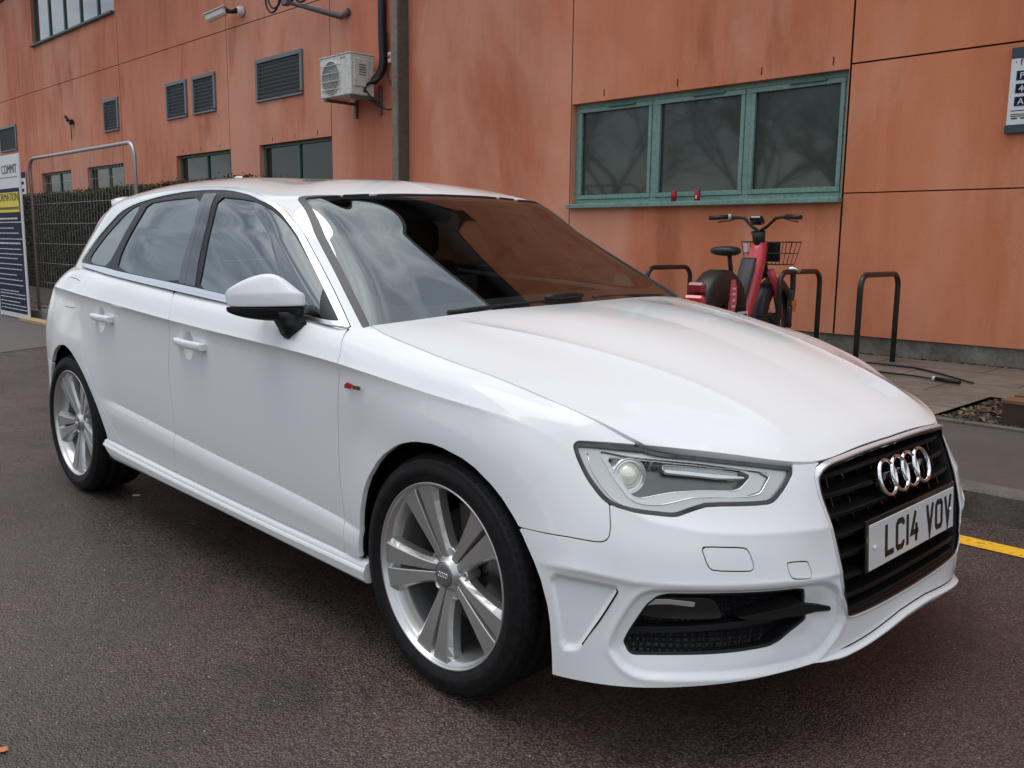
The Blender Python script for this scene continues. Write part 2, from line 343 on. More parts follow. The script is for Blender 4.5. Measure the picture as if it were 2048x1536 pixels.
def build_green(nw=560):
    P=np.array(GH,float); nc=len(P)
    P[4:,4,2]-=.010; P[4:,5,2]-=.015; P[3:,6,2]-=.018; P[3:,5,2]-=.002
    P[12:,3:,0]+=.075; P[12:,2,0]+=.05; P[12:,1,0]+=.02
    ch=np.linalg.norm(np.diff(P[:,:4],axis=0),axis=2).mean(1); k=np.r_[0,np.cumsum(ch)]
    w=np.linspace(0,k[-1],nw)
    rows=np.array([hspline(k,P[:,r],w) for r in range(7)])
    cnt=[26,26,26,12,16,14]; chord=np.linalg.norm(np.diff(rows,axis=0),axis=2)
    G=np.empty((sum(cnt)+1,nw,3))
    for j in range(nw):
        kk=np.r_[0,np.cumsum(chord[:,j])]
        t=np.concatenate([np.linspace(kk[i],kk[i+1],cnt[i],endpoint=False) for i in range(6)]+[[kk[-1]]])
        G[:,j]=hspline(kk,rows[:,j],t)
    # fair the roof: repeated averaging above the header / cant rail, fading in over the rail
    i0=sum(cnt[:3]); wt=sstep(i0-2,i0+14,np.arange(G.shape[0]))[:,None,None]
    for _ in range(260):
        A=G.copy(); A[1:-1,1:-1]=.25*(G[:-2,1:-1]+G[2:,1:-1]+G[1:-1,:-2]+G[1:-1,2:])
        A[-1]=G[-1]; A[-1,1:-1,2]=.5*G[-2,1:-1,2]+.25*(G[-1,:-2,2]+G[-1,2:,2]); A[:,0,2]=.5*G[:,1,2]+.5*G[:,0,2]; A[-1,0,2]=G[-2,0,2]
        G=G+(A-G)*wt*.9
    return G,w

def lift(V):
    V=V.copy(); V[...,2]+=.022*sstep(.80,.97,V[...,2])*(V[...,1]+.85); return V
# outlines on the skin: (x,z) on the flanks, (distance round the nose, z) at the front
FE={"lamp":[[1.0325,0.7125],[1.0246,0.7197],[1.0132,0.7217],[0.9254,0.719],[0.8359,0.7133],[0.6805,0.6988],[0.5457,0.6828],[0.4526,0.6685],[0.4581,0.6589],[0.4931,0.6261],[0.5293,0.5994],[0.5527,0.5932],[0.6976,0.594],[0.7333,0.5857],[0.7752,0.5745],[0.7924,0.574],[0.8663,0.5803],[0.9297,0.592],[0.9591,0.6091],[0.9958,0.6469],[1.022,0.688]],"lamp_in":[[0.9629,0.7082],[0.9583,0.6948],[0.9279,0.6535],[0.8932,0.6154],[0.8703,0.6038],[0.8413,0.5993],[0.8033,0.5995],[0.723,0.6138],[0.5634,0.6132],[0.5154,0.6607],[0.6836,0.6831],[0.8022,0.6925],[0.8762,0.6978]],"lamp_dark":[[0.9487,0.6963],[0.8765,0.695],[0.7726,0.6876],[0.557,0.6664],[0.6102,0.6261],[0.7068,0.628],[0.78,0.6237],[0.8577,0.6134],[0.8781,0.6179],[0.9125,0.6563]],"lamp_bar":[[0.7915,0.673],[0.5838,0.6563],[0.5846,0.6531],[0.6592,0.6546],[0.7923,0.6669]],"lamp_proj":[[0.88,0.6669]],"washer":[[0.731,0.5124],[0.7234,0.5177],[0.63,0.5136],[0.6205,0.5049],[0.612,0.4761],[0.6141,0.4642],[0.6225,0.4623],[0.7075,0.4665],[0.72,0.4754]],"tow":[[0.5301,0.4717],[0.5255,0.4747],[0.4739,0.4715],[0.4679,0.4641],[0.4613,0.4353],[0.4704,0.4315],[0.5191,0.4371],[0.5265,0.449]],"fog":[[0.9069,0.2957],[0.895,0.3194],[0.8546,0.3821],[0.831,0.4046],[0.8039,0.4122],[0.6759,0.413],[0.4836,0.4048],[0.4693,0.3709],[0.4578,0.3357],[0.4556,0.3164],[0.5143,0.2847],[0.5478,0.277],[0.6356,0.2758],[0.778,0.2753],[0.8806,0.2719],[0.8945,0.2781]],"fogrim":[[0.9368,0.2937],[0.9232,0.3302],[0.8893,0.3898],[0.869,0.4126],[0.8348,0.4245],[0.7459,0.4261],[0.5637,0.4226],[0.3804,0.415],[0.3412,0.3079],[0.4096,0.2274],[0.462,0.2189],[0.5916,0.2209],[0.7426,0.2269],[0.8458,0.2264],[0.8801,0.2313],[0.908,0.2455],[0.9366,0.2781]],"foglamp":[[0.878,0.3452],[0.8546,0.3856],[0.8342,0.3904],[0.7109,0.3924],[0.686,0.3751],[0.6694,0.3463],[0.6924,0.3437]],"wing":[[0.6425,0.3502],[0.4692,0.3673],[0.3842,0.346],[0.3836,0.3383],[0.4578,0.3357],[0.6012,0.3416]],"tri":[[1.0838,0.4347],[0.991,0.4298],[0.9217,0.4235],[0.9191,0.4185],[0.9987,0.2812],[1.0135,0.2678],[1.0482,0.2641],[1.0621,0.3465]],"bcrease":[[0.9427,0.6036],[0.8422,0.5614],[0.7282,0.5419],[0.611,0.5355],[0.4806,0.5336],[0.3952,0.532]],"bcrease2":[[1.117,0.4519],[0.9923,0.4497],[0.8805,0.4367],[0.7464,0.4367],[0.5618,0.4334],[0.3864,0.4251]],"fdoor_f":[[-0.5016,0.9258],[-0.469,0.9119],[-0.4265,0.8573],[-0.4199,0.8244],[-0.4311,0.7124],[-0.4338,0.5185],[-0.4105,0.3566],[-0.4048,0.289],[-0.4105,0.2483]],"seam_b":[[-1.6548,0.9885],[-1.5624,0.9707],[-1.4956,0.89],[-1.5191,0.837],[-1.5439,0.668],[-1.5328,0.5754],[-1.5224,0.4667],[-1.5171,0.2942],[-1.5105,0.2426]],"rdoor_r":[[-2.5434,1.0412],[-2.4251,1.018],[-2.4222,0.9532],[-2.4129,0.898],[-2.4189,0.7891],[-2.363,0.6423],[-2.2865,0.5528],[-2.1971,0.4623],[-2.0876,0.3709],[-2.0021,0.3188],[-1.9501,0.2918]],"dbot":[[-2.1876,0.329],[-2.0021,0.3188],[-1.5278,0.3018],[-1.105,0.2917],[-0.7757,0.2851],[-0.4067,0.2822],[-0.3204,0.2811]],"fuel":[[-2.7392,0.9853],[-2.5295,0.9806],[-2.4576,0.9495],[-2.4859,0.8676],[-2.52,0.8567],[-2.7008,0.8567],[-2.74,0.9022]],"dlo":[[-0.4674,0.9162],[-0.4877,0.9284],[-0.6973,1.0449],[-0.8611,1.1365],[-0.9972,1.2148],[-1.0826,1.2636],[-1.166,1.2952],[-1.3187,1.3283],[-1.4922,1.3524],[-1.6427,1.3582],[-1.8144,1.3572],[-2.0049,1.3464],[-2.201,1.3273],[-2.3135,1.3112],[-2.416,1.2835],[-2.4934,1.22],[-2.5802,1.1465],[-2.6894,1.0702],[-2.7037,1.05],[-2.6341,1.0346]],"dlo_bot":[[-2.6341,1.0346],[-2.1145,1.0183],[-1.484,0.9851],[-1.1835,0.9656],[-0.682,0.9331],[-0.4674,0.9162]],"glassbot":[[-2.5753,1.0494],[-2.2714,1.0393],[-2.1488,1.031],[-1.4946,0.9985],[-1.3847,0.9928],[-1.1976,0.9812],[-0.6768,0.9431],[-0.4868,0.9256]],"gq":[[-2.5436,1.0632],[-2.5167,1.1086],[-2.434,1.1859],[-2.3467,1.2613],[-2.2778,1.2937],[-2.1962,1.3045],[-2.2238,1.17],[-2.2664,1.0455],[-2.4382,1.049]],"gr":[[-2.1519,1.0341],[-2.1742,1.106],[-2.1428,1.2346],[-2.128,1.3072],[-1.9508,1.3171],[-1.6481,1.3238],[-1.6047,1.2151],[-1.5754,1.0685],[-1.5456,1.0017]],"bp":[[-1.5936,1.3272],[-1.5768,1.2377],[-1.5404,1.1305],[-1.4931,0.9986]],"bp2":[[-1.5528,1.3235],[-1.4985,1.2015],[-1.453,1.0796],[-1.4118,0.9943]],"gf":[[-1.3871,0.9935],[-1.4075,1.0604],[-1.4761,1.2171],[-1.5142,1.3188],[-1.3801,1.3096],[-1.2581,1.2951],[-1.155,1.2721],[-1.0695,1.2373],[-0.9643,1.1785],[-0.8439,1.1127],[-0.688,1.0293],[-0.5202,0.9327],[-0.6774,0.944],[-1.1984,0.9823]],"mtri":[[-0.684,1.0263],[-0.5171,0.9328],[-0.6033,0.9414]],"badge":[[-0.3772,0.7692],[-0.3054,0.7699]]}
# ================= materials of the car =================
def _paint(nt,b):
    b.inputs['Coat IOR'].default_value=1.42
PAINT=mat('white_paint',(.80,.81,.82),.75,0,1,0,_paint,cr=0.0)
BLACKG=mat('gloss_black',(.006,.006,.007),.12,0,.6)
BLACKS=mat('satin_black',(.010,.010,.011),.42,spec=.3)
BLACKM=mat('matt_black',(.008,.008,.009),.75,spec=.2)
TRIMG=mat('dark_grey_trim',(.035,.035,.037),.4)
CHROME=mat('polished_trim',(.86,.87,.88),.06,1)
CHROMEL=mat('bright_window_trim',(.86,.87,.88),.28,1)
SILVER=mat('lamp_silver',(.62,.62,.60),.30,.75)
SILVERD=mat('lamp_smoke',(.17,.175,.165),.22,.75)
WARM=mat('lamp_projector_lens',(.70,.71,.62),.05,.35,1,emit=(1,1,.8),es=.10)
CLEAR=glass_mat('clear_lens',(.97,.98,.98),1.25)
SCREEN=glass_mat('windscreen_glass',(.40,.42,.40),3.6,0,(.86,.93,.90))
SIDEG=glass_mat('tinted_side_glass',(.10,.115,.11),3.5,0,(.9,.95,.93))
INT=mat('cabin_dark',(.018,.018,.02),.8,spec=.2)
def _rub(nt,b):
    v=coords(nt); n=noise(nt,v,60,4); r=ramp(nt,n,[(.35,(.005,.005,.006)),(.7,(.014,.013,.014))]); nt.links.new(r.outputs[0],b.inputs['Base Color'])
RUBBER=mat('tyre_rubber',(.012,.012,.013),.62,0,0,.3,_rub)
def _rim(nt,b):
    v=coords(nt); n=noise(nt,v,25,4,.6); r=ramp(nt,n,[(.3,.25),(.75,.38)]); nt.links.new(r.outputs[0],b.inputs['Roughness'])
RIM=mat('wheel_silver',(.62,.615,.60),.30,.8,.3,.5)
RIMD=mat('wheel_inner',(.16,.155,.15),.45,.6)
DISC=mat('brake_steel',(.20,.19,.18),.4,.9)
CALIP=mat('brake_caliper',(.16,.115,.09),.6,.3)
REDL=mat('tail_red',(.25,.01,.012),.15,0,1)
PLATEW=mat('plate_white',(.70,.71,.73),.25,0,.3)
# ================= panel machinery =================
def flat(G):
    N=gnormals(G); R,Cn=G.shape[:2]; idx=np.arange(R*Cn).reshape(R,Cn)
    F=np.stack([idx[:-1,:-1],idx[:-1,1:],idx[1:,1:],idx[1:,:-1]],-1).reshape(-1,4)
    return G.reshape(-1,3),N.reshape(-1,3),F
def clip(V,N,F,d):
    ins=d<=0; c=ins[F].sum(1); full=F[c==4]; cross=F[(c>0)&(c<4)]
    nV=[];nN=[];cache={};polys=[];base=len(V)
    for q in cross:
        P=[];n=len(q)
        for i in range(n):
            a=int(q[i]);b=int(q[(i+1)%n])
            if ins[a]: P.append(a)
            if ins[a]!=ins[b]:
                k=(a,b) if a<b else (b,a)
                if k not in cache:
                    t=d[k[0]]/(d[k[0]]-d[k[1]]); cache[k]=base+len(nV)
                    nV.append(V[k[0]]*(1-t)+V[k[1]]*t); nN.append(N[k[0]]*(1-t)+N[k[1]]*t)
                P.append(cache[k])
        if len(P)>2: polys.append(P)
    if nV: V=np.vstack([V,nV]); N=np.vstack([N,nN])
    F2=[list(map(int,f)) for f in full]+polys
    used=np.unique(np.fromiter((i for f in F2 for i in f),int)) if F2 else np.array([],int)
    mp=np.full(len(V),-1); mp[used]=np.arange(len(used))
    return V[used],N[used],[[int(mp[i]) for i in f] for f in F2]
def bedges(F,V):
    _,cid=np.unique(np.round(V,7),axis=0,return_inverse=True); cid=cid.ravel().tolist(); E={}
    for f in F:
        n=len(f)
        for i in range(n):
            a,b=f[i],f[(i+1)%n]; k=(cid[b],cid[a])
            if k in E: del E[k]
            elif cid[a]!=cid[b]: E[(cid[a],cid[b])]=(a,b)
    return list(E.values())
def flange(V,N,F,depth,skipc=True,taper=0.0):
    B=[e for e in bedges(F,V) if not(skipc and V[e[0],1]<2e-3 and V[e[1],1]<2e-3)]
    if not B: return V,N,F
    out={}
    for a,b in B:
        t=V[b]-V[a]; n=N[a]+N[b]; o=np.cross(t,n); l=np.linalg.norm(o)
        if l<1e-12: continue
        o/=l
        for k in(a,b): out[k]=out.get(k,0)+o
    ids={};nv=[];nn=[];base=len(V)
    for k,o in out.items():
        o=o/max(np.linalg.norm(o),1e-9); n=N[k]/max(np.linalg.norm(N[k]),1e-9); ids[k]=base+len(nv)
        nv+=[V[k],V[k]-n*.0013+o*.0007,V[k]-n*depth-o*taper]; nn+=[n,o*.9+n*.2,o]
    F=list(F)
    for a,b in B:
        if a in ids and b in ids:
            i,j=ids[a],ids[b]
            F+=[[j,i,i+1,j+1],[j+1,i+1,i+2,j+2]]
    return np.vstack([V,nv]),np.vstack([N,nn]),F
def panel(name,src,d,mats,parent,off=0.0,depth=.016,sides='LR',join=False,taper=0.0,gap=.0027,noflange=False):
    V,N,F=src; V2,N2,F2=clip(V,N,F,d+gap)
    if len(F2)==0: return []
    nn=N2/np.maximum(np.linalg.norm(N2,axis=1,keepdims=True),1e-9)
    if off: V2=V2+nn*off
    if not noflange: V2,nn,F2=flange(V2,nn,F2,depth,True,taper)
    A=V2*[1,-1,1]; NA=nn*[1,-1,1]; FA=[f[::-1] for f in F2]
    Bv=V2; NB=nn; FB=F2
    A=lift(A);B2=lift(Bv); res=[]
    if join:
        k=len(A); res.append(obj(name,np.vstack([A,B2]),FA+[[i+k for i in f] for f in FB],mats,parent,True,np.vstack([NA,NB])))
    else:
        if 'R' in sides: res.append(obj(name,A,FA,mats,parent,True,NA))
        if 'L' in sides: res.append(obj(name,B2,FB,mats,parent,True,NB))
    return res
# orientation: grid normals point outward for a>0; the mirrored copy is flipped
CAR=empty('parked_car'); tag(CAR,'white five-door hatchback parked on the wet asphalt, number plate LC14 VOV','car')
G0,WL,RIDX=build_lower()
# headlamp / fog surroundings are sculpted before the openings are cut
def sculpt(G):
    G=displace_lower(G,WL,RIDX)
    X,A,Z=G[...,0],G[...,1],G[...,2]; Wd=np.broadcast_to(WL,X.shape); N=gnormals(G); D=np.zeros(X.shape)
    m=WL<1.35
    w=Wd[:,m].ravel(); z=Z[:,m].ravel()
    # recess round the fog lamp opening
    d=sdpoly(chaikin(FE['fogrim'],2),w,z); e=np.zeros_like(d)
    e-=.013*sstep(.001,-.010,d)+.017*sstep(-.008,-.07,d)
    e+=.002*np.exp(-((d-.004)/.008)**2)
    # side recess behind the corner
    d=sdpoly(chaikin(FE['tri'],1),w,z); e-=.012*sstep(.002,-.009,d)
    # feature line under the lamps and above the fog opening
    c=np.array(FE['bcrease']); zc=np.interp(w,c[::-1,0],c[::-1,1]); h=z-zc; fd=(1-sstep(.86,1.0,w))*sstep(.36,.42,w)
    e+=fd*.0075*np.exp(-np.abs(h)/.035)
    c=np.array(FE['bcrease2']); zc=np.interp(w,c[::-1,0],c[::-1,1]); h=z-zc; fd=(1-sstep(1.02,1.14,w))*sstep(.34,.40,w)
    e+=fd*.007*np.exp(-np.where(h>0,h/.03,-h/.008))
    # lip: a blade under a shadow gap in the middle of the bumper
    c=np.array([(-.1,.268),(0,.268),(.0786,.2644),(.3156,.2394),(.4565,.2215),(.55,.21)]); zc=np.interp(w,c[:,0],c[:,1]); h=z-zc; fd=1-sstep(.42,.50,w)
    D[:,m]=e.reshape(D[:,m].shape)
    # cups behind the door handles
    for nme,r in (('f',.042),('r',.040)):
        cx,cz=(-1.372,.797) if nme=='f' else (-2.178,.832)
        q=np.hypot((X-cx)/1.0,(Z-cz)/1.25)/r
        D-=np.where(A>.6,.019*(1-sstep(.50,1.05,q)),0)
    return G+N*D[...,None]
GL=sculpt(G0)
# double the shoulder and lower-crease rows so that their shading breaks crisply along the flank
r3,r1=int(RIDX[3]),int(RIDX[1])
GL=np.concatenate([GL[:r1+1],GL[r1:r3+1],GL[r3:]],0)
LV=flat(GL); _N=LV[1].reshape(GL.shape).copy()
for ia,x0,x1 in ((r1,-2.15,-.30),(r3+1,-2.98,.28)):
    xx=GL[ia,:,0]; m=(sstep(x0,x0+.15,xx)*(1-sstep(x1-.25,x1,xx)))[:,None]; n0,n1=_N[ia].copy(),_N[ia+1].copy(); av=(n0/np.linalg.norm(n0,axis=1,keepdims=True)+n1/np.linalg.norm(n1,axis=1,keepdims=True))/2
    _N[ia]=n0*m+av*(1-m); _N[ia+1]=n1*m+av*(1-m)
_F=LV[2].reshape(GL.shape[0]-1,GL.shape[1]-1,4); LV=(LV[0],_N.reshape(-1,3),np.delete(_F,[r1,r3+1],0).reshape(-1,4))
GH_=build_hood(); GH_=np.concatenate([GH_[:HKR+1],GH_[HKR:]],0); HV=flat(GH_); _N=HV[1].reshape(GH_.shape).copy()
_u=np.linspace(0,1,GH_.shape[1]); m=(sstep(.04,.2,_u)*(1-sstep(.86,.96,_u)))[:,None]; n0,n1=_N[HKR].copy(),_N[HKR+1].copy(); av=(n0/np.linalg.norm(n0,axis=1,keepdims=True)+n1/np.linalg.norm(n1,axis=1,keepdims=True))/2
_N[HKR]=n0*m+av*(1-m); _N[HKR+1]=n1*m+av*(1-m); _F=HV[2].reshape(GH_.shape[0]-1,GH_.shape[1]-1,4); HV=(HV[0],_N.reshape(-1,3),np.delete(_F,[HKR],0).reshape(-1,4))
gq,_=build_green(); QV=flat(gq)
# ---- fields on the lower body ----
V=LV[0]; X,A,Z=V.T; Wd=np.repeat(WL[None],GL.shape[0],0).ravel()
ARCHF=chaikin([(-.327,-.1),(-.327,.28),(-.325,.40),(-.294,.506),(-.225,.592),(-.143,.642),(-.069,.663),(.016,.669),(.133,.645),(.225,.592),(.295,.525),(.359,.433),(.392,.341),(.402,.224),(.41,-.1)],1)
ARCHR=chaikin([(-2.94,-.1),(-2.93,.30),(-2.905,.43),(-2.86,.532),(-2.78,.635),(-2.69,.676),(-2.60,.686),(-2.52,.667),(-2.436,.624),(-2.361,.571),(-2.268,.48),(-2.205,.40),(-2.17,.34),(-2.15,.25),(-2.14,-.1)],1)
far=np.full(len(X),9.)
def field(m,f):
    o=far.copy(); o[m]=f(m); return o
side=(A>.5)
dAF=field(side&(np.abs(X)<.9),lambda m:sdpoly(ARCHF,X[m],Z[m])); dAR=field(side&(np.abs(X+2.6)<.9),lambda m:sdpoly(ARCHR,X[m],Z[m]))
notarch=np.maximum(-dAF,-dAR)
BP=[(-.2,-.1),(1.6,-.1),(1.6,.5214),(1.165,.5210),(1.0346,.5192),(.975,.5155),(.957,.5165),(.945,.5215),(.9385,.531),(.9355,.55),(.9377,.61),(.9377,.70),(.828,.70),(.828,.9),(-.2,.9)]
dB=field(Wd<1.9,lambda m:sdpoly(BP,Wd[m],Z[m]))
lp=np.array(FE['lamp']); lp[5:8,1]+=.06; LAMP=chaikin(lp,1)
LAMP=np.array([p for p in LAMP])
dLamp=field(Wd<1.4,lambda m:sdpoly(LAMP,Wd[m],Z[m])); dLampCut=dLamp.copy()
d4_=np.linalg.norm(GL-GL[-1][None],axis=2).ravel(); dLamp=np.maximum(dLamp,.0075-d4_)
# grille opening, front view (|y|, z), mirrored about the centre
gp=[(-.2,.6835),(.10,.6835),(.22,.681),(.304,.6765),(.340,.672),(.361,.662),(.3775,.640),(.3845,.603),(.3787,.538),(.3744,.4722),(.366,.41),(.3575,.3563),(.348,.325),(.338,.312),(.322,.3065),(.15,.3035),(-.2,.303)]
GRI=np.array(gp); mG=(X>.6)&(A<.6)
dGri=field(mG,lambda m:sdpoly(GRI,A[m],Z[m]))
fg=np.array(FE['fog']); fg[6:10,0]-=.012; fg[10:,1]-=.005; fg[6,1]+=.002
dFog=field(Wd<1.4,lambda m:sdpoly(chaikin(fg,1,True,.12),Wd[m],Z[m]))
dWash=field(Wd<1.2,lambda m:sdpoly(chaikin(FE['washer'],1),Wd[m],Z[m])); dTow=field(Wd<1.2,lambda m:sdpoly(chaikin(FE['tow'],1),Wd[m],Z[m]))
tj=np.repeat(np.arange(GL.shape[0])[:,None],GL.shape[1],1).ravel()
def xl(P): P=np.array(P); return chaikin(P,2,False)
sF=field(side&(X<.7)&(X>-1.2),lambda m:sdline(xl(FE['fdoor_f']),X[m],Z[m]))       # + on the rearward or forward side, fixed below
def sgn_line(name,fw_sign):
    P=xl(FE[name]); d=np.full(len(X),9.); m=side; d[m]=sdline(P,X[m],Z[m])
    # points top->bottom; forward is +x : left of a downward line is +x
    return d
LF=sgn_line('fdoor_f',1); LB=sgn_line('seam_b',1); LR=sgn_line('rdoor_r',1)   # positive = towards the front of the car
DB=np.array(FE['dbot']); zdb=np.interp(X,DB[:,0],DB[:,1]); above=zdb-Z        # negative above the door bottom line
BL=np.array(FE['dlo_bot']); zbl=np.interp(X,BL[:,0],BL[:,1]); belt=np.where(X<-2.62,-9,Z-(zbl+.006)); belt=np.where(X>-.47,-9,belt)
mx=np.maximum
d4=np.linalg.norm(GL-GL[-1][None],axis=2).ravel()
dTop=.0030-d4; dTop=np.where(X<-.44,-9,dTop); dTopL=.0085-d4
NOT=lambda d:-d
# ---- cut the skins ----
panel('front_bumper',LV,mx.reduce([dB,dTop,notarch,-dLampCut,-dGri,-dFog,-dWash,-dTow]),PAINT,CAR,depth=.012,join=True,gap=.001)
panel('washer_cover',LV,dWash,PAINT,CAR,off=-.0004,depth=.006)
panel('towing_cover',LV,dTow,PAINT,CAR,off=-.0004,depth=.006,sides='R')
panel('front_wing',LV,mx.reduce([-dB,dTop,notarch,-dLampCut,-LF,np.where(X<-.9,9,-9),above*np.where(X<-.2,1,0)-np.where(X<-.2,0,9)]),PAINT,CAR)
frontd=panel('front_door',LV,mx.reduce([LF,-LB,above,belt]),PAINT,CAR)
reard=panel('rear_door',LV,mx.reduce([LB,-LR,above,belt,notarch]),PAINT,CAR)
FU=chaikin(FE['fuel'],1); dFu=field(side&(X<-2),lambda m:sdpoly(FU,X[m],Z[m]))
TLP=[(-3.6,.72),(-3.12,.74),(-3.02,.80),(-2.985,.915),(-3.03,.935),(-3.6,.935)]; dTL=field(X<-2.8,lambda m:sdpoly(TLP,X[m],Z[m])); dTL=mx(dTL,-(A-.42))
dRB=mx(Z-.585+.0*X,X+2.80)
panel('rear_wing',LV,mx.reduce([LR,np.where(Z<zdb-.002,9,-9)*np.where(X>-2.3,1,0)-np.where(X>-2.3,0,9),notarch,-dTL,belt,np.where(X>-2.0,9,-9),-dRB,-dFu]),PAINT,CAR,join=False)
panel('fuel_flap',LV,mx(dFu,-9),PAINT,CAR,off=-.0005,depth=.006,sides='R',gap=.001)
panel('rear_bumper',LV,mx.reduce([dRB,notarch]),PAINT,CAR,join=True)
panel('tail_light',LV,dTL,REDL,CAR,off=-.001)
panel('sill_panel',LV,mx.reduce([-above,notarch,np.where((X>.0)|(X<-2.4),9,-9)]),PAINT,CAR,off=-.006,depth=.004)
panel('bonnet',HV,np.full(len(HV[0]),-1.),PAINT,CAR,depth=.022,join=True,gap=0)
# fender strip along the bonnet is part of the lower skin; a dark liner closes every gap
inner=mx.reduce([notarch-.0,-dLamp-.004,-dGri-.004,-dFog-.004,tj-(GL.shape[0]-3.)])
panel('body_liner',LV,inner,BLACKM,CAR,off=-.022,join=True,noflange=True,gap=0)
panel('bonnet_liner',HV,np.full(len(HV[0]),-1.),BLACKM,CAR,off=-.024,join=True,noflange=True,gap=0)
# ---- greenhouse ----
V=QV[0]; qX,qA,qZ=V.T; qN=QV[1]
DLO=chaikin(FE['dlo'],1); sideq=(qA>.5)&(qX<-.3)
def qf(m,f):
    o=np.full(len(qX),9.); o[m]=f(m); return o
dD=qf(sideq,lambda m:sdpoly(DLO,qX[m],qZ[m]))
gfP=chaikin(FE['gf'],1); grP=chaikin(FE['gr'],1); gqP=chaikin(FE['gq'],1)
dGf=qf(sideq,lambda m:sdpoly(gfP,qX[m],qZ[m])); dGr=qf(sideq,lambda m:sdpoly(grP,qX[m],qZ[m])); dGq=qf(sideq,lambda m:sdpoly(gqP,qX[m],qZ[m])); dMt=qf(sideq,lambda m:sdpoly(FE['mtri'],qX[m],qZ[m]))
ws=[(-.2,1.3255),(.12,1.3245),(.30,1.3205),(.42,1.315),(.53,1.3085),(.572,1.3045),(.5835,1.298),(.6177,1.1962),(.6838,1.0607),(.7399,.9616),(.765,.92),(.80,.85),(-.2,.85)]
wo=[(-.2,1.3265),(.12,1.3255),(.30,1.3215),(.42,1.316),(.54,1.3115),(.583,1.3115),(.597,1.304),(.637,1.200),(.707,1.0513),(.757,.955),(.785,.92),(.82,.84),(-.2,.84)]
fw=(qX>-1.35)
frontf=(qN[:,0]>.15)|(qX>-1.08)
dW=qf(fw&frontf,lambda m:sdpoly(chaikin(ws,2),qA[m],qZ[m])); dWo=np.where(dW<8,dW-.0025-.0125*sstep(1.318,1.295,qZ),9.)
frP=chaikin([(-.2,1.3065),(.1522,1.3062),(.4268,1.3062),(.5361,1.2937),(.5627,1.2857),(.572,1.268),(.6022,1.1853),(.6606,1.0447),(.667,.998),(.645,.978),(.55,.969),(.30,.985),(-.2,.99)],1)
dFr=qf(fw&frontf,lambda m:sdpoly(frP,qA[m],qZ[m]))
rwP=chaikin([(-.2,1.255),(.40,1.245),(.47,1.22),(.52,1.05),(.50,1.02),(-.2,1.015)],1); dRW=qf((qX<-2.85)&(qN[:,0]<-.3),lambda m:sdpoly(rwP,qA[m],qZ[m]))
baseq=np.where(qX>-.5,qA*0-9,-9)
lowq=np.where((qX<-.42)&(qX>-2.62)&(qA>.6),np.interp(qX,BL[:,0],BL[:,1])-.004-qZ,-9)
panel('roof',QV,mx.reduce([-dD,-dWo,-dRW,lowq]),PAINT,CAR,depth=.014,join=True,gap=.0012)
panel('windscreen',QV,dW,SCREEN,CAR,off=-.002,join=True,noflange=True,gap=.001)
panel('windscreen_border',QV,mx(dW,-dFr),mat('glass_border',(.10,.095,.10),.6),CAR,off=-.0045,join=True,noflange=True,gap=.001)
panel('windscreen_seal',QV,mx(dWo,-dW),TRIMG,CAR,off=.002,join=True,depth=.008,gap=0)
panel('rear_window',QV,dRW,BLACKG,CAR,off=-.002,join=True,noflange=True,gap=.001)
panel('chrome_window_trim',QV,mx(dD,-(dD+.0125)),CHROMEL,CAR,off=.0035,depth=.008,gap=.001)
BGL=np.array(FE['glassbot']); zg=np.interp(qX,BGL[:,0],BGL[:,1])
panel('belt_trim',QV,mx.reduce([dD+.010,qZ-(zg-.0015),np.where(qA<.6,9,-9)]),CHROMEL,CAR,off=.0045,depth=.010,gap=0)
panel('window_frame',QV,mx.reduce([dD+.0115,-dGf,-dGr,-dGq]),BLACKS,CAR,off=-.001,depth=.012,gap=0)
BPl=np.array(FE['bp']);BP2=np.array(FE['bp2'])
xb=np.interp(qZ,BPl[::-1,1],BPl[::-1,0]); xb2=np.interp(qZ,BP2[::-1,1],BP2[::-1,0]); gr_r=np.interp(qZ,[1.0017,1.0685,1.2151,1.3238],[-1.5456,-1.5754,-1.6047,-1.6481])
PIL=mat('pillar_gloss_black',(.028,.028,.03),.10,0,.7)
panel('pillar_trim',QV,mx.reduce([dD+.024,dGr*0+(qX-(xb-.0015)),gr_r+.003-qX,zg+.004-qZ]),PIL,CAR,off=.0015,depth=.006,gap=0)
panel('pillar_trim',QV,mx.reduce([dD+.024,(xb+.0015)-qX,qX-xb2,zg+.004-qZ]),PIL,CAR,off=.0015,depth=.006,gap=0)
panel('front_door_glass',QV,mx(dGf,-dMt*0-9),SIDEG,CAR,off=-.005,noflange=True,gap=-.002)
panel('rear_door_glass',QV,dGr,SIDEG,CAR,off=-.005,noflange=True,gap=-.002)
panel('quarter_glass',QV,dGq,SIDEG,CAR,off=-.004,noflange=True,gap=-.002)
panel('mirror_corner_trim',QV,dMt,BLACKS,CAR,off=.001,depth=.01,gap=0)
panel('headlining',QV,mx.reduce([-(dD+.03),-(dWo+.012),-dRW,lowq]),INT,CAR,off=-.022,join=True,noflange=True,gap=0)
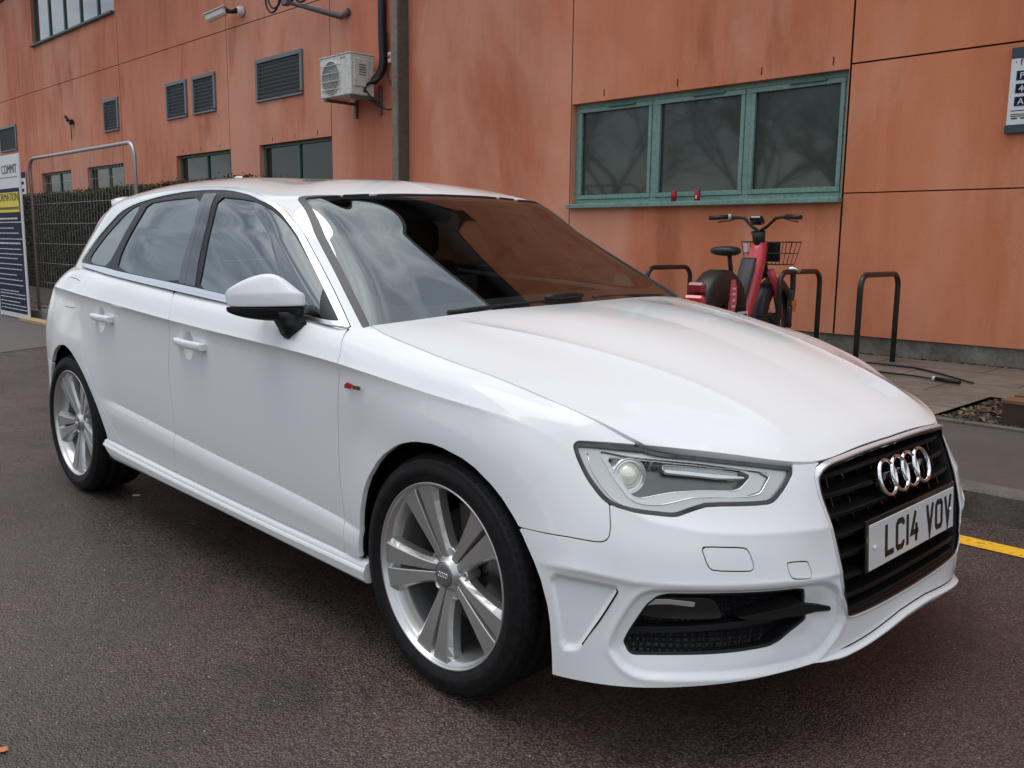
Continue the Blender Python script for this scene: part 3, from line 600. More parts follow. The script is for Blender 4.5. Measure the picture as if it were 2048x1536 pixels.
# ================= lamps =================
li=chaikin(FE['lamp_in'],1); ld=chaikin(FE['lamp_dark'],2); LB2=[(.795,.686),(.705,.6785),(.600,.668),(.607,.659),(.70,.667),(.795,.672)]
dIn=field(Wd<1.4,lambda m:sdpoly(li,Wd[m],Z[m])); dDk=field(Wd<1.4,lambda m:sdpoly(ld,Wd[m],Z[m])); dBar=field(Wd<1.4,lambda m:sdpoly(FE['lamp_bar'],Wd[m],Z[m])); dB2=field(Wd<1.4,lambda m:sdpoly(LB2,Wd[m],Z[m]))
def wzpt(w,z,off=0):
    # point on the skin at (w,z); returns (x,-a,z) and the outward normal, right-hand side
    j=int(np.abs(WL-w).argmin()); i=int(np.abs(GL[:,j,2]-z).argmin()); P=GL[i,j]; n=LV[1].reshape(GL.shape)[i,j]; n=n/np.linalg.norm(n); P=P+n*off
    return Vector((P[0],-P[1],P[2])),Vector((n[0],-n[1],n[2]))
def skin(w,z,off=0,s=-1):
    # point on the skin, bilinear; s=-1 right-hand side, +1 left-hand side
    NR=LV[1].reshape(GL.shape); j=int(np.clip(np.searchsorted(WL,w)-1,0,len(WL)-2)); t=(w-WL[j])/(WL[j+1]-WL[j]); P=GL[:,j]*(1-t)+GL[:,j+1]*t; n=NR[:,j]*(1-t)+NR[:,j+1]*t
    k=np.argsort(P[:,2]); q=np.array([np.interp(z,P[k,2],P[k,i]) for i in range(3)]); m=np.array([np.interp(z,P[k,2],n[k,i]) for i in range(3)]); m/=np.linalg.norm(m); q=q+m*off
    return (q[0],s*q[1],q[2])
def piping(name,pts,r,m_,par,off,s,closed=True,n=6):
    P=chaikin(pts,2,closed,.12); P=list(P)+([P[0]] if closed else []); V=[skin(w,z,off,s) for w,z in P]; b=MB(); b.tube(V,r,n,cap=not closed); return b.build(name,m_,par)
for sd in 'RL':
    H_=empty('headlight'); H_.parent=CAR
    kw=dict(sides=sd)
    panel('lamp_seal',LV,mx(dLamp,-(dLamp+.0095)),BLACKG,H_,off=-.004,depth=.02,gap=.0005,**kw)
    panel('bezel',LV,mx(dLamp+.0085,-dIn),mat('lamp_bezel',(.54,.54,.525),.28,.6),H_,off=-.012,depth=.012,gap=0,**kw)
    panel('reflector',LV,mx(dIn+.002,-dDk),SILVER,H_,off=-.020,depth=.050,gap=0,**kw)
    panel('lamp_bowl',LV,dDk-.012,SILVERD,H_,off=-.060,noflange=True,gap=0,**kw)
    panel('light_guide',LV,dBar,mat('light_guide',(.8,.8,.78),.2,.3,1),H_,off=-.022,depth=.02,gap=0,**kw)
    panel('light_module',LV,dB2,mat('lamp_module',(.30,.31,.31),.12,.7,1),H_,off=-.030,depth=.02,gap=0,**kw)
    P,n=wzpt(.885,.662,-.045); q=n.to_track_quat('Z','Y').to_matrix(); s=-1 if sd=='L' else 1
    fx=Vector((.90,-.43,.06)).normalized(); M=Matrix.Translation(P+Vector((0,0,0)))@fx.to_track_quat('Z','Y').to_matrix().to_4x4()
    def mir(b):
        if s<0: b.V=[(x,-y,z) for x,y,z in b.V]
        b.V=[tuple(lift(np.array(v,float))) for v in b.V]; return b
    sg=-1 if sd=='R' else 1
    piping('chrome_line',FE['lamp_in'],.0016,CHROME,H_,-.0115,sg); piping('bowl_edge',FE['lamp_dark'],.0013,CHROME,H_,-.020,sg)
    piping('lens_rib',[(.995,.700),(.985,.668),(.955,.630),(.925,.606),(.885,.592),(.84,.586)],.0012,CHROME,H_,-.010,sg,False)
    piping('module_edge',LB2,.0011,CHROME,H_,-.028,sg)
    b=MB(); b.lathe([(.0,.022),(.010,.021),(.020,.016),(.027,.008),(.030,0)],24,M); mir(b).build('projector_lens',WARM,H_)
    b=MB(); b.lathe([(.030,-.02),(.031,.004),(.035,.008),(.037,.004),(.041,.010),(.044,.006),(.046,-.02)],24,M); mir(b).build('projector_ring',CHROME,H_)
    panel('lens',LV,dLamp+.003,CLEAR,H_,off=-.001,noflange=True,gap=0,**kw)
# shadow slot along the rear edge of the side recess
for s in (-1,1): piping('air_slot',[(.922,.417),(.9185,.4125),(.95,.357),(.9975,.283)],.0024,BLACKM,CAR,-.0005,s,False)
# splitter blade under the middle of the bumper
def lipz(w): return float(np.interp(w,[0,.0786,.3156,.4565,.56],[.2665,.264,.2394,.2215,.2105]))
ws_=np.r_[-np.linspace(.48,0,50)[:-1],np.linspace(0,.48,50)]; V=[];F=[]
for w in ws_:
    s=-1 if w<0 else 1; a=abs(w); f=float(1-sstep(.34,.475,a)); z=lipz(a)
    for dz,o in ((-.004,-.014),(-.0045,-.004+.018*f),(-.0065,-.004+.021*f),(-.010,-.004+.021*f),(-.026,-.004+.010*f),(-.032,-.014)):
        V.append(skin(a,max(z+dz,.2005),o,s))
for i in range(len(ws_)-1):
    for k in range(5): F.append((i*6+k,i*6+k+1,(i+1)*6+k+1,(i+1)*6+k))
b=MB(); b.add(V,F,True); b.build('front_splitter',PAINT,CAR)
b=MB(); b.tube([skin(abs(w),lipz(abs(w))+.0005,-.004,-1 if w<0 else 1) for w in ws_ if abs(w)<.44],[.0050*min(1,(.445-abs(w))/.12)+.0003 for w in ws_ if abs(w)<.44],6); b.build('splitter_shadow',BLACKM,CAR)  # black tube on the skin paints in the shadow above the blade
# ================= fog lamp openings =================
def _mesh(nt,b):
    v=coords(nt,(1,1,1)); n=nd(nt,'TexVoronoi',Scale=85.0,feature='DISTANCE_TO_EDGE'); nt.links.new(v,n.inputs['Vector']); n.inputs['Randomness'].default_value=.15
    r=ramp(nt,n.outputs['Distance'],[(.02,1.0),(.16,0.0)]); bump(nt,b,r.outputs[0],1,.003)
    c=ramp(nt,n.outputs['Distance'],[(.04,(.008,.009,.013)),(.16,(.002,.002,.003))]); nt.links.new(c.outputs[0],b.inputs['Base Color'])
MESHM=mat('grille_mesh',(.01,.01,.012),.4,fn=_mesh)
fl=chaikin(FE['foglamp'],2); dFl=field(Wd<1.4,lambda m:sdpoly(fl,Wd[m],Z[m])); dWg=field(Wd<1.4,lambda m:sdpoly(FE['wing'],Wd[m],Z[m]))
br=[(.905,.322),(.66,.3345),(.47,.347),(.46,.335),(.66,.322),(.90,.310)]; dBr=field(Wd<1.4,lambda m:sdpoly(br,Wd[m],Z[m]))
for sd in 'RL':
    H_=empty('lower_grille'); H_.parent=CAR
    panel('mesh_panel',LV,dFog-.02,MESHM,H_,off=-.042,noflange=True,gap=0,sides=sd)
    panel('rim',LV,mx(dFog,-(dFog+.006)),BLACKS,H_,off=-.004,depth=.035,gap=0,sides=sd)
    panel('crossbar',LV,mx(dBr,dFog),BLACKS,H_,off=-.006,depth=.03,gap=0,sides=sd)
    panel('aero_blade',LV,dWg,BLACKS,H_,off=.007,depth=.045,gap=0,sides=sd)
    panel('fog_light',LV,mx(dFl,dFog+.004),mat('fog_lens',(.010,.011,.012),.08,.0,.6),H_,off=-.012,depth=.03,gap=0,sides=sd)
    sp=[(.872,.377),(.866,.386),(.80,.387),(.740,.381),(.742,.370),(.80,.376),(.860,.372)]
    dS=field(Wd<1.4,lambda m:sdpoly(sp,Wd[m],Z[m])); panel('fog_reflector',LV,dS,mat('fog_reflector',(.75,.75,.75),.25,.6,1),H_,off=-.011,depth=.003,gap=0,sides=sd)
# ================= radiator grille =================
SLATM=mat('grille_slat_black',(.009,.009,.010),.32,0,0,.14)
GR_=empty('radiator_grille'); GR_.parent=CAR
panel('back_panel',LV,dGri-.02,BLACKM,GR_,off=-.062,join=True,noflange=True,gap=0)
panel('inner_frame',LV,mx(dGri,-(dGri+.020)),BLACKS,GR_,off=-.006,depth=.05,join=True,gap=0)
jf=np.where(WL<.75)[0]
def front_x(z):
    xs=[];as_=[]
    for j in jf[::4]:
        c=GL[:,j]; k=np.argsort(c[:110,2]); zz=c[:110,2][k]; xs.append(np.interp(z,zz,c[:110,0][k])); as_.append(np.interp(z,zz,c[:110,1][k]))
    return np.array(as_),np.array(xs)
def gx(a,z):
    aa,xx=front_x(z); return float(np.interp(abs(a),aa,xx))
gz=[q[1] for q in gp[5:15]]; ga=[q[0] for q in gp[5:15]]
for z in (.638,.594,.549,.503,.458,.408,.362,.328):
    aw=float(np.interp(z,gz[::-1],ga[::-1]))-.018; aa,xx=front_x(z); ys=np.linspace(-aw,aw,25); b=MB(); V=[];F=[]
    for y in ys:
        x=float(np.interp(abs(y),aa,xx))-.010
        V+=[(x-.001,y,z+.0045),(x+.002,y,z+.002),(x+.002,y,z-.006),(x-.010,y,z-.012),(x-.045,y,z-.016),(x-.045,y,z+.010)]
    for i in range(24):
        for k in range(6): F.append((i*6+k,i*6+(k+1)%6,(i+1)*6+(k+1)%6,(i+1)*6+k))
    F+=[tuple(range(6)),tuple(range(24*6,25*6))[::-1]]
    b.add(V,F); b.build('slat',SLATM,GR_)
for y in (-.30,-.225,-.15,-.075,0,.075,.15,.225,.30):
    b=MB(); zs=np.linspace(.315,.665,12); V=[];F=[]
    for z in zs:
        x=gx(y,z)-.032; V+=[(x,y-.002,z),(x,y+.002,z),(x-.02,y+.002,z),(x-.02,y-.002,z)]
    for i in range(11):
        for k in range(4): F.append((i*4+k,i*4+(k+1)%4,(i+1)*4+(k+1)%4,(i+1)*4+k))
    b.add(V,F); b.build('divider',BLACKG,GR_)
gl=chaikin([(0,.6835)]+[tuple(q) for q in gp[1:-1]]+[(0,.303)],2,False); gl=[tuple(q) for q in gl]
loop=[(a,z) for a,z in gl]+[(-a,z) for a,z in gl[::-1][1:-1]]
def sweep(name,loop,inset,half,proud,m_,par):
    n=len(loop); V=[];F=[]
    for i in range(n):
        p0=loop[i-1];p2=loop[(i+1)%n]; tx,tz=p2[0]-p0[0],p2[1]-p0[1]; l=math.hypot(tx,tz); nx,nz=tz/l,-tx/l
        # inward direction: towards the centre of the opening
        if nx*(0-loop[i][0])+nz*(.49-loop[i][1])<0: nx,nz=-nx,-nz
        for u,h in ((-half,-.012),(-half,proud*.5),(-half*.5,proud),(half*.5,proud),(half,proud*.5),(half,-.012)):
            a=loop[i][0]+nx*(inset+u); z=loop[i][1]+nz*(inset+u); V.append((gx(a,z)+h,a,z))
    for i in range(n):
        for k in range(6): F.append((i*6+k,i*6+(k+1)%6,((i+1)%n)*6+(k+1)%6,((i+1)%n)*6+k))
    b=MB(); b.add(V,F,False); return b.build(name,m_,par)
sweep('frame',loop,.0035,.0034,.004,mat('grille_frame_silver',(.72,.73,.74),.22,.4,.6),GR_)
sweep('frame_lining',loop,.0105,.0034,.001,BLACKG,GR_)
# emblem: four interlocked rings standing off the slats
EM=empty('emblem'); EM.parent=GR_
tl=math.atan2(gx(0,.56)-gx(0,.65),.09)
def ring(cy,Rr,w,cx,cz,par,material,nm='ring',n=48,th=.007):
    b=MB(); V=[];F=[]; prof=[(-w/2,-th),(-w/2,th*.2),(-w/4,th*.8),(0,th),(w/4,th*.8),(w/2,th*.2),(w/2,-th)]; m=len(prof)
    for i in range(n):
        q=2*math.pi*i/n
        for dr,h in prof:
            r=Rr+dr; V.append((h*math.cos(tl)-r*math.sin(q)*math.sin(tl)+cx,cy+r*math.cos(q),r*math.sin(q)*math.cos(tl)+h*math.sin(tl)+cz))
    for i in range(n):
        for k in range(m): F.append((i*m+k,i*m+(k+1)%m,((i+1)%n)*m+(k+1)%m,((i+1)%n)*m+k))
    b.add(V,F,True); return b.build(nm,material,par)
for k in range(4): ring(-.1005+.067*k,.0435,.0105,gx(0,.602)+.016+(.002 if k%2 else 0),.603,EM,CHROME)
MB().box((gx(0,.603)-.004,0,.603),(.03,.26,.022),bev=.002).build('emblem_mount',BLACKG,EM)
# ================= number plate =================
PL=empty('number_plate',(.846,0,.4645)); PL.parent=CAR; PL.rotation_euler=(0,-.065,0)
MB().box((-.006,0,.004),(.008,.545,.128),bev=.002).build('plate_holder',BLACKG,PL)
MB().box((-.001,0,0),(.003,.52,.111),bev=.001).build('plate_panel',PLATEW,PL)
def stroke(b,pts,w=.0145,closed=False,x=.0012):
    n=len(pts); L=[];R=[]
    for i in range(n):
        if closed: p0=pts[i-1];p2=pts[(i+1)%n]
        else: p0=pts[max(i-1,0)];p2=pts[min(i+1,n-1)]
        p=pts[i]
        def nrm(a,c):
            d=(c[0]-a[0],c[1]-a[1]); l=math.hypot(*d) or 1; return (-d[1]/l,d[0]/l)
        n1=nrm(p0,p) if p0!=p else nrm(p,p2); n2=nrm(p,p2) if p2!=p else n1
        m=(n1[0]+n2[0],n1[1]+n2[1]); ml=m[0]**2+m[1]**2; k=2/ml if ml>.2 else 1
        m=(m[0]*k*w/2,m[1]*k*w/2); L.append((p[0]+m[0],p[1]+m[1])); R.append((p[0]-m[0],p[1]-m[1]))
    V=[(x,*q) for q in L]+[(x,*q) for q in R]; F=[]
    for i in range(n if closed else n-1): j=(i+1)%n; F.append((i,j,n+j,n+i))
    b.add(V,F)
chars={'L':[[(-.019,.0395),(-.019,-.0333),(.024,-.0333)]],'C':[[(.019,.020),(.019,.027),(.012,.0333),(-.012,.0333),(-.019,.026),(-.019,-.026),(-.012,-.0333),(.012,-.0333),(.019,-.027),(.019,-.020)]],
 '1':[[(0,.0395),(0,-.0395)]],'4':[[(.004,.0395),(-.019,-.014),(.023,-.014)],[(.010,.008),(.010,-.0395)]],'V':[[(-.019,.0395),(0,-.034),(.019,.0395)]],
 'O':[[(-.019,.026),(-.012,.0333),(.012,.0333),(.019,.026),(.019,-.026),(.012,-.0333),(-.012,-.0333),(-.019,-.026)]]}
cx=-.175
INK=mat('plate_lettering',(.006,.006,.006),.35)
for ch in 'LC14 VOV':
    if ch==' ': cx+=.036; continue
    adv=.050 if ch!='1' else .0165
    b=MB()
    for st in chars[ch]: stroke(b,[(u+cx+(adv/2),v) for u,v in st],closed=(ch=='O'))
    b.build('lettering',INK,PL); cx+=adv+.011
for y in (-.235,.235): MB().lathe([(0,.004),(.0045,.0035),(.006,0)],12,Matrix.Translation((.001,y,-.002))@Matrix.Rotation(math.pi/2,4,'Y')).build('screw',mat('screw_cap',(.8,.8,.8),.3),PL)
# ================= wheels =================
def wheel(x,yside,yface,ang):
    W_=empty('wheel',(x,yside*yface,.3185)); W_.parent=CAR
    M=(Matrix(((1,0,0,0),(0,0,-1,0),(0,1,0,0),(0,0,0,1))) if yside<0 else Matrix(((-1,0,0,0),(0,0,1,0),(0,1,0,0),(0,0,0,1))))
    tp=[(.236,-.012),(.241,-.002),(.248,.004),(.256,.007),(.2575,.0085),(.262,.0085),(.2635,.010),(.275,.0115),(.289,.009),(.297,.0045),(.299,.0048),(.303,.001),(.3105,-.008),(.3155,-.020),(.3175,-.034),(.3185,-.052),(.3125,-.054),(.3125,-.062),(.3185,-.064),(.3185,-.100),(.3125,-.102),(.3125,-.110),(.3185,-.112),(.3185,-.150),(.3125,-.152),(.3125,-.160),(.318,-.162),(.3155,-.195),(.308,-.212),(.275,-.228),(.238,-.214)]
    b=MB(); b.lathe(tp,96,M)
    # shoulder blocks
    for k in range(72):
        q=2*math.pi*k/72
        R_=M@Matrix.Rotation(q,4,'Z'); V=[(.3045,-.002),(.3172,-.034),(.3188,-.034),(.3068,-.0005)]
        w=.0085; P=[R_@Vector((r,w*s,h)) for s in(-1,1) for r,h in V]; b.add([tuple(p) for p in P],[(0,1,2,3),(7,6,5,4),(0,4,5,1),(1,5,6,2),(2,6,7,3),(3,7,4,0)])
    b.build('tyre',RUBBER,W_)
    b=MB(); b.lathe([(.2365,-.018),(.2440,-.008),(.2462,-.002),(.2450,.003),(.2425,.0045),(.2395,.003),(.2375,-.004),(.2350,-.010),(.2300,-.014),(.2260,-.020),(.2235,-.040),(.2190,-.048),(.2165,-.060),(.2150,-.19),(.225,-.205)],96,M)
    def zsp(r): return -.010-.022*(1-min(1,(r-.04)/.19))**1.3
    for p in range(5):
        for s in (-1,1):
            R_=M@Matrix.Rotation(math.radians(ang+72*p),4,'Z'); V=[];F=[]
            st=[(.030,.0112,.020,.030),(.055,.0128,.022,.040),(.075,.0145,.024,.036),(.105,.0182,.029,.039),(.145,.0238,.037,.049),(.185,.0295,.046,.062),(.208,.0330,.052,.074),(.224,.0355,.057,.092),(.236,.0372,.060,.114)]
            for r,off,wt,wb in st:
                z=zsp(r); o=off*s; oi=o-s*wt/2; oo=o+s*wt/2
                V+=[(r,oi,z-.0015),(r,oi+s*.002,z),(r,oo-s*.003,z+.0012),(r,oo,z-.001),(r,oo+s*(wb-wt)*.55,z-.012),(r,oo+s*(wb-wt)*.7,z-.036),(r,oi-s*.001,z-.036),(r,oi-s*.001,z-.012)]
            m=8
            for i in range(len(st)-1):
                for k in range(m): F.append((i*m+k,i*m+(k+1)%m,(i+1)*m+(k+1)%m,(i+1)*m+k))
            F.append(tuple(range(m))); F.append(tuple(range((len(st)-1)*m,len(st)*m)))
            b.add([tuple(R_@Vector(v)) for v in V],F)
        # webs between the two blades near the rim and hub
        R_=M@Matrix.Rotation(math.radians(ang+72*p),4,'Z')
        for r0,r1,w,dz in ((.205,.238,.034,-.020),(.030,.082,.016,-.020)):
            P=[(r,w*sg*(1 if r==r1 else .8),zsp(r)+dz-d) for r in (r0,r1) for sg in(-1,1) for d in (0,.02)]
            b.add([tuple(R_@Vector(v)) for v in P],[(0,2,6,4),(1,5,7,3),(0,4,5,1),(2,3,7,6),(0,1,3,2),(4,6,7,5)])
    b.lathe([(.0335,-.018),(.036,-.020),(.040,-.028),(.047,-.033),(.052,-.046),(.062,-.09),(.03,-.09)],40,M)
    for p in range(5):
        q=math.radians(ang+36+72*p); T=M@Matrix.Translation((.056*math.cos(q),.056*math.sin(q),0))
        b.lathe([(.0125,-.060),(.0125,-.034),(.0145,-.0335),(.017,-.038),(.018,-.08)],20,T)
    b.build('rim',RIM,W_)
    b=MB()
    for p in range(5):
        q=math.radians(ang+36+72*p); T=M@Matrix.Translation((.056*math.cos(q),.056*math.sin(q),0))
        b.lathe([(0,-.050),(.007,-.050),(.009,-.053),(.0125,-.056)],6,T,sm=False)
    b.build('wheel_bolts',RIMD,W_)
    C_=MB().lathe([(0,-.0145),(.018,-.0150),(.029,-.0165),(.0325,-.019),(.033,-.03)],36,M).build('hub_cap',mat('hub_cap_grey',(.30,.295,.29),.35,.7),W_)
    b=MB()
    for k in range(4):
        T=M@Matrix.Translation((-.0135+.009*k,0,-.0145)); prof=[(.0050,.000),(.0050,.0015),(.0066,.0015),(.0066,.000)]; b.lathe(prof,16,T)
    b.build('cap_rings',CHROME,C_)
    b=MB(); b.lathe([(.075,-.085),(.078,-.115),(.156,-.118),(.156,-.140),(.078,-.142)],48,M); b.lathe([(0,-.082),(.075,-.085)],32,M); b.build('brake_disc',DISC,W_)
    b=MB(); T=M@Matrix.Rotation(math.radians(72),4,'Z'); V=[];F=[]
    for k in range(7):
        q=math.radians(-26+52*k/6)
        for r in (.098,.172):
            for h in (-.092,-.165): V.append(tuple(T@Vector((r*math.cos(q),r*math.sin(q),h))))
    for k in range(6):
        a=k*4; F+=[(a,a+4,a+6,a+2),(a+1,a+3,a+7,a+5),(a,a+1,a+5,a+4),(a+2,a+6,a+7,a+3)]
    F+=[(0,2,3,1),(24,25,27,26)]; b.add(V,F); b.build('brake_caliper',CALIP,W_)
for x,yf,a in ((0,.873,44),(-2.637,.858,50)):
    for s in (-1,1): wheel(x,s,yf,a)
# arch liners and floor
for x,cz in ((.035,.32),(-2.56,.31)):
    for s in(-1,1):
        b=MB(); n=28; V=[];F=[]; R_=.372 if x>-1 else .40
        for i in range(n+1):
            q=math.radians(-14+208*i/n)
            for y in (.60,.838): V.append((x+R_*math.cos(q),s*y,cz+R_*.97*math.sin(q)))
        for i in range(n): F.append((2*i,2*i+1,2*i+3,2*i+2))
        b.add(V,F,True); c=MB(); k=len(V)
        V2=[(x,s*.60,cz)]+[V[2*i] for i in range(n+1)]; b.add(V2,[(0,i+1,i+2) for i in range(n)])
        b.build('wheel_arch_liner',BLACKM,CAR)
MB().box((-1.32,0,.245),(1.85,1.70,.05)).box((-.1,0,.26),(1.3,1.15,.05)).box((-2.75,0,.30),(1.15,1.15,.05)).box((.45,0,.30),(.30,1.0,.03)).box((-1.3,0,.32),(3.9,1.1,.04)).build('underbody',BLACKM,CAR)
# ================= side skirts =================
xs=np.r_[np.linspace(-2.185,-2.06,8),np.linspace(-2.0,-.42,40),np.linspace(-.40,-.30,6)]
for s in (-1,1):
    V=[];F=[]
    for x in xs:
        zd=float(np.interp(x,DB[:,0],DB[:,1])); zb=float(np.interp(x,[-2.19,-2.1,-1.2,-.3],[.262,.248,.233,.214])); t=float(sstep(-2.19,-2.13,x)); zb=zb*t+(zd-.03)*(1-t)
        zd-=.004; k=1+0*x
        pr=[(.850,zd+.001),(.874,zd-.001),(.886,zd-.006),(.889,zd-.012),(.8895,zd-.016),(.8935,zd-.020),(.896,zd-.026),(.893,max(zb+.012,zd-.05)),(.886,zb+.004),(.872,zb),(.80,zb+.006)]
        V+=[(x,s*a,z) for a,z in pr]
    m=11
    for i in range(len(xs)-1):
        for k in range(m-1): F.append((i*m+k,i*m+k+1,(i+1)*m+k+1,(i+1)*m+k))
    F+=[tuple(range(m)),tuple(range((len(xs)-1)*m,len(xs)*m))]
    b=MB(); b.add(V,F); o=b.build('side_skirt',PAINT,CAR)
# ================= door handles, mirrors =================
def loft(b,secs,close=True):
    m=len(secs[0]); V=[p for s_ in secs for p in s_]; F=[]
    for i in range(len(secs)-1):
        for k in range(m): F.append((i*m+k,i*m+(k+1)%m,(i+1)*m+(k+1)%m,(i+1)*m+k))
    F+=[tuple(range(m))[::-1],tuple(range((len(secs)-1)*m,len(secs)*m))]; b.add(V,F,True)
def subd(o,l=2):
    md=o.modifiers.new('smooth','SUBSURF'); md.levels=l; md.render_levels=l
for s,ds in ((-1,0),(1,1)):
    for doors,x0,x1,zc,zr,ya in ((frontd,-1.452,-1.232,.806,.799,.896),(reard,-2.248,-2.044,.842,.838,.894)):
        secs=[]
        for i in range(11):
            t=i/10; x=x0+(x1-x0)*t; z=zc+(zr-zc)*t; bow=.013*math.sin(math.pi*t)**.6; y=ya-.004+bow*.9
            h=.0135+.003*t if 0<i<10 else .009; d=.009 if 0<i<10 else .006
            base=y-.012
            secs.append([(x,s*(base),z-h),(x,s*(y+d*.4),z-h),(x,s*(y+d),z-h*.5),(x,s*(y+d),z+h*.5),(x,s*(y+d*.4),z+h),(x,s*(base),z+h)])
        b=MB(); loft(b,secs); o=b.build('handle',PAINT,doors[ds]); subd(o,2)
        MB().box((x0+.012,s*(ya-.008),zc),(.02,.022,.022),bev=.004).build('handle_base',PAINT,doors[ds]); MB().box((x1-.012,s*(ya-.008),zr),(.03,.026,.028),bev=.004).build('lock_cover',PAINT,doors[ds])
for s in (-1,1):
    MR=empty('door_mirror',(0,0,0) if s<0 else (-.07,-.02,-.035)); MR.parent=CAR
    # sections across the mirror, inner to outer: list of (y, front x, rear x, z low, z split, z crease, z top)
    SEC=[(.832,-.668,-.750,.938,.974,1.000,1.008),(.838,-.655,-.768,.930,.973,1.008,1.020),(.860,-.652,-.785,.926,.972,1.012,1.045),(.885,-.668,-.800,.924,.971,1.012,1.066),(.905,-.690,-.812,.924,.970,1.011,1.070),(.940,-.742,-.835,.928,.968,1.008,1.056),(.968,-.795,-.855,.936,.966,1.004,1.036),(.982,-.835,-.868,.944,.966,1.001,1.020),(.988,-.852,-.874,.950,.967,.996,1.010)]
    caps=[];lows=[]
    for y,xf,xr,zl,zs,zc_,zt in SEC:
        y*=s; dx=xf-xr
        caps.append([(xr+.004,y,zs),(xf-.002,y,zs),(xf,y,zs+.003),(xf-dx*.04,y,zc_),(xf-dx*.06,y,zc_+.002),(xf-dx*.38,y,zt-.004),(xf-dx*.55,y,zt),(xr+dx*.12,y,zt-.003),(xr,y,zt-.012),(xr,y,zc_)])
        lows.append([(xr+.006,y,zs-.001),(xf-.006,y,zs-.001),(xf-.008,y,zs-.006),(xf-dx*.12,y,zl+(zs-zl)*.35),(xf-dx*.30,y,zl),(xr+dx*.2,y,zl),(xr+.002,y,zl+.012)])
    b=MB(); loft(b,caps); o=b.build('mirror_cap',PAINT,MR); subd(o,2)
    b=MB(); loft(b,lows); o=b.build('mirror_housing',BLACKS,MR); subd(o,2)
    b=MB(); st=[]
    for t,(xa,xb,ya,yb,z) in enumerate([(-.672,-.775,.840,.905,.955),(-.668,-.768,.838,.900,.935),(-.655,-.755,.838,.895,.922),(-.655,-.738,.840,.893,.905),(-.675,-.730,.842,.888,.885),(-.685,-.722,.845,.880,.873)]):
        st.append([(xa,s*ya,z),(xa-.01,s*yb,z),(xb+.01,s*yb,z),(xb,s*ya,z)])
    loft(b,st); o=b.build('mirror_stalk',BLACKS,MR)
    MB().prism([(s*.815,.95),(s*.97,.955),(s*.975,1.02),(s*.90,1.045),(s*.82,1.01)],'x',-.874,-.86).build('mirror_glass',mat('mirror_face',(.6,.6,.62),.03,1),MR)
# ================= roof aerial, spoiler, wipers, badge =================
b=MB(); b.prism([(-2.66,1.435),(-2.63,1.475),(-2.60,1.48),(-2.57,1.45),(-2.55,1.440)],'y',-.012,.012); b.build('roof_aerial',PAINT,CAR)
sec=[]
for y,xe,zz in ((-.50,-2.975,1.322),(-.485,-3.02,1.336),(-.44,-3.055,1.346),(-.2,-3.10,1.362),(0,-3.11,1.366),(.2,-3.10,1.362),(.44,-3.055,1.346),(.485,-3.02,1.336),(.50,-2.975,1.322)):
    sec.append([tuple(lift(np.array(p))) for p in ((xe+.20,y,zz+.006),(xe+.06,y,zz+.014),(xe+.004,y,zz+.008),(xe,y,zz-.002),(xe+.05,y,zz-.035),(xe+.22,y,zz-.035))])
b=MB(); loft(b,sec); o=b.build('roof_spoiler',PAINT,CAR)
b=MB()
def wz(y,zo=0): return (-.352-.10*(abs(y)/.7)**2+.004,y,.972+.018*(y+.3)-.03*(abs(y)/.7)**2+zo)
b.tube([wz(y,.0) for y in np.linspace(-.50,.05,9)],.009,6); b.tube([wz(y,.013) for y in np.linspace(-.12,.06,6)],[.006,.011,.013,.013,.012,.007],8)
b.tube([wz(y,.0) for y in np.linspace(.12,.66,9)],.009,6)
b.build('windscreen_wiper',BLACKS,CAR)
bz=MB(); bz.prism([(-.376,.765),(-.352,.765),(-.338,.778),(-.362,.782),(-.376,.775)],'y',-.8965,-.8925); bz.build('badge_red',mat('badge_red',(.45,.02,.02),.3),CAR)
bz=MB(); bz.box((-.322,-.8945,.772),(.034,.003,.011),bev=.001); bz.build('badge_bar',mat('badge_metal',(.2,.16,.14),.3,.8),CAR)
# ================= cabin =================
b=MB()
def dsh(y0,y1): return [[(-.45,y,.90),(-.62,y,.935),(-.86,y,.945),(-.95,y,.92),(-.97,y,.80),(-.90,y,.60),(-.45,y,.60)] for y in (y0,y1)]
loft(b,dsh(-.70,.70)); b.build('dashboard',INT,CAR)
MB().box((-.93,.0,.99),(.02,.20,.10),bev=.008).build('dashboard_screen',mat('screen_grey',(.05,.055,.06),.3),CAR)
MB().tube([(-1.03+.19*.35*math.sin(q),-.36+.185*math.cos(q),.93+.185*math.sin(q)) for q in np.linspace(0,2*math.pi,33)],.014,8,cap=False).box((-1.02,-.36,.93),(.05,.34,.04),bev=.01).build('steering_wheel',INT,CAR)
def seat(x,y,w):
    H_=empty('seat'); H_.parent=CAR
    b=MB(); st=[]
    for z,xx,ww,d in ((.50,x-.02,w,.16),(.70,x-.08,w*1.02,.15),(.95,x-.15,w*.95,.12),(1.08,x-.19,w*.75,.08)): st.append([(xx+d/2,y-ww/2,z),(xx+d/2,y+ww/2,z),(xx-d/2,y+ww/2,z),(xx-d/2,y-ww/2,z)])
    loft(b,st); b.box((x+.18,y,.48),(.5,w,.14),bev=.03); o=b.build('seat_body',INT,H_)
    MB().box((x-.20,y,1.18),(.09,.25,.16),bev=.03).build('headrest',INT,H_)
for y in (-.37,.37): seat(-1.45,y,.48)
for y in (-.40,.40): seat(-2.30,y,.55)
MB().box((-1.6,0,.42),(2.4,1.5,.05)).box((-2.62,0,.75),(.06,1.35,.55)).build('cabin_floor',INT,CAR)
MB().box((-1.10,0,1.275),(.03,.22,.06),bev=.012).build('rear_view_mirror',BLACKS,CAR)
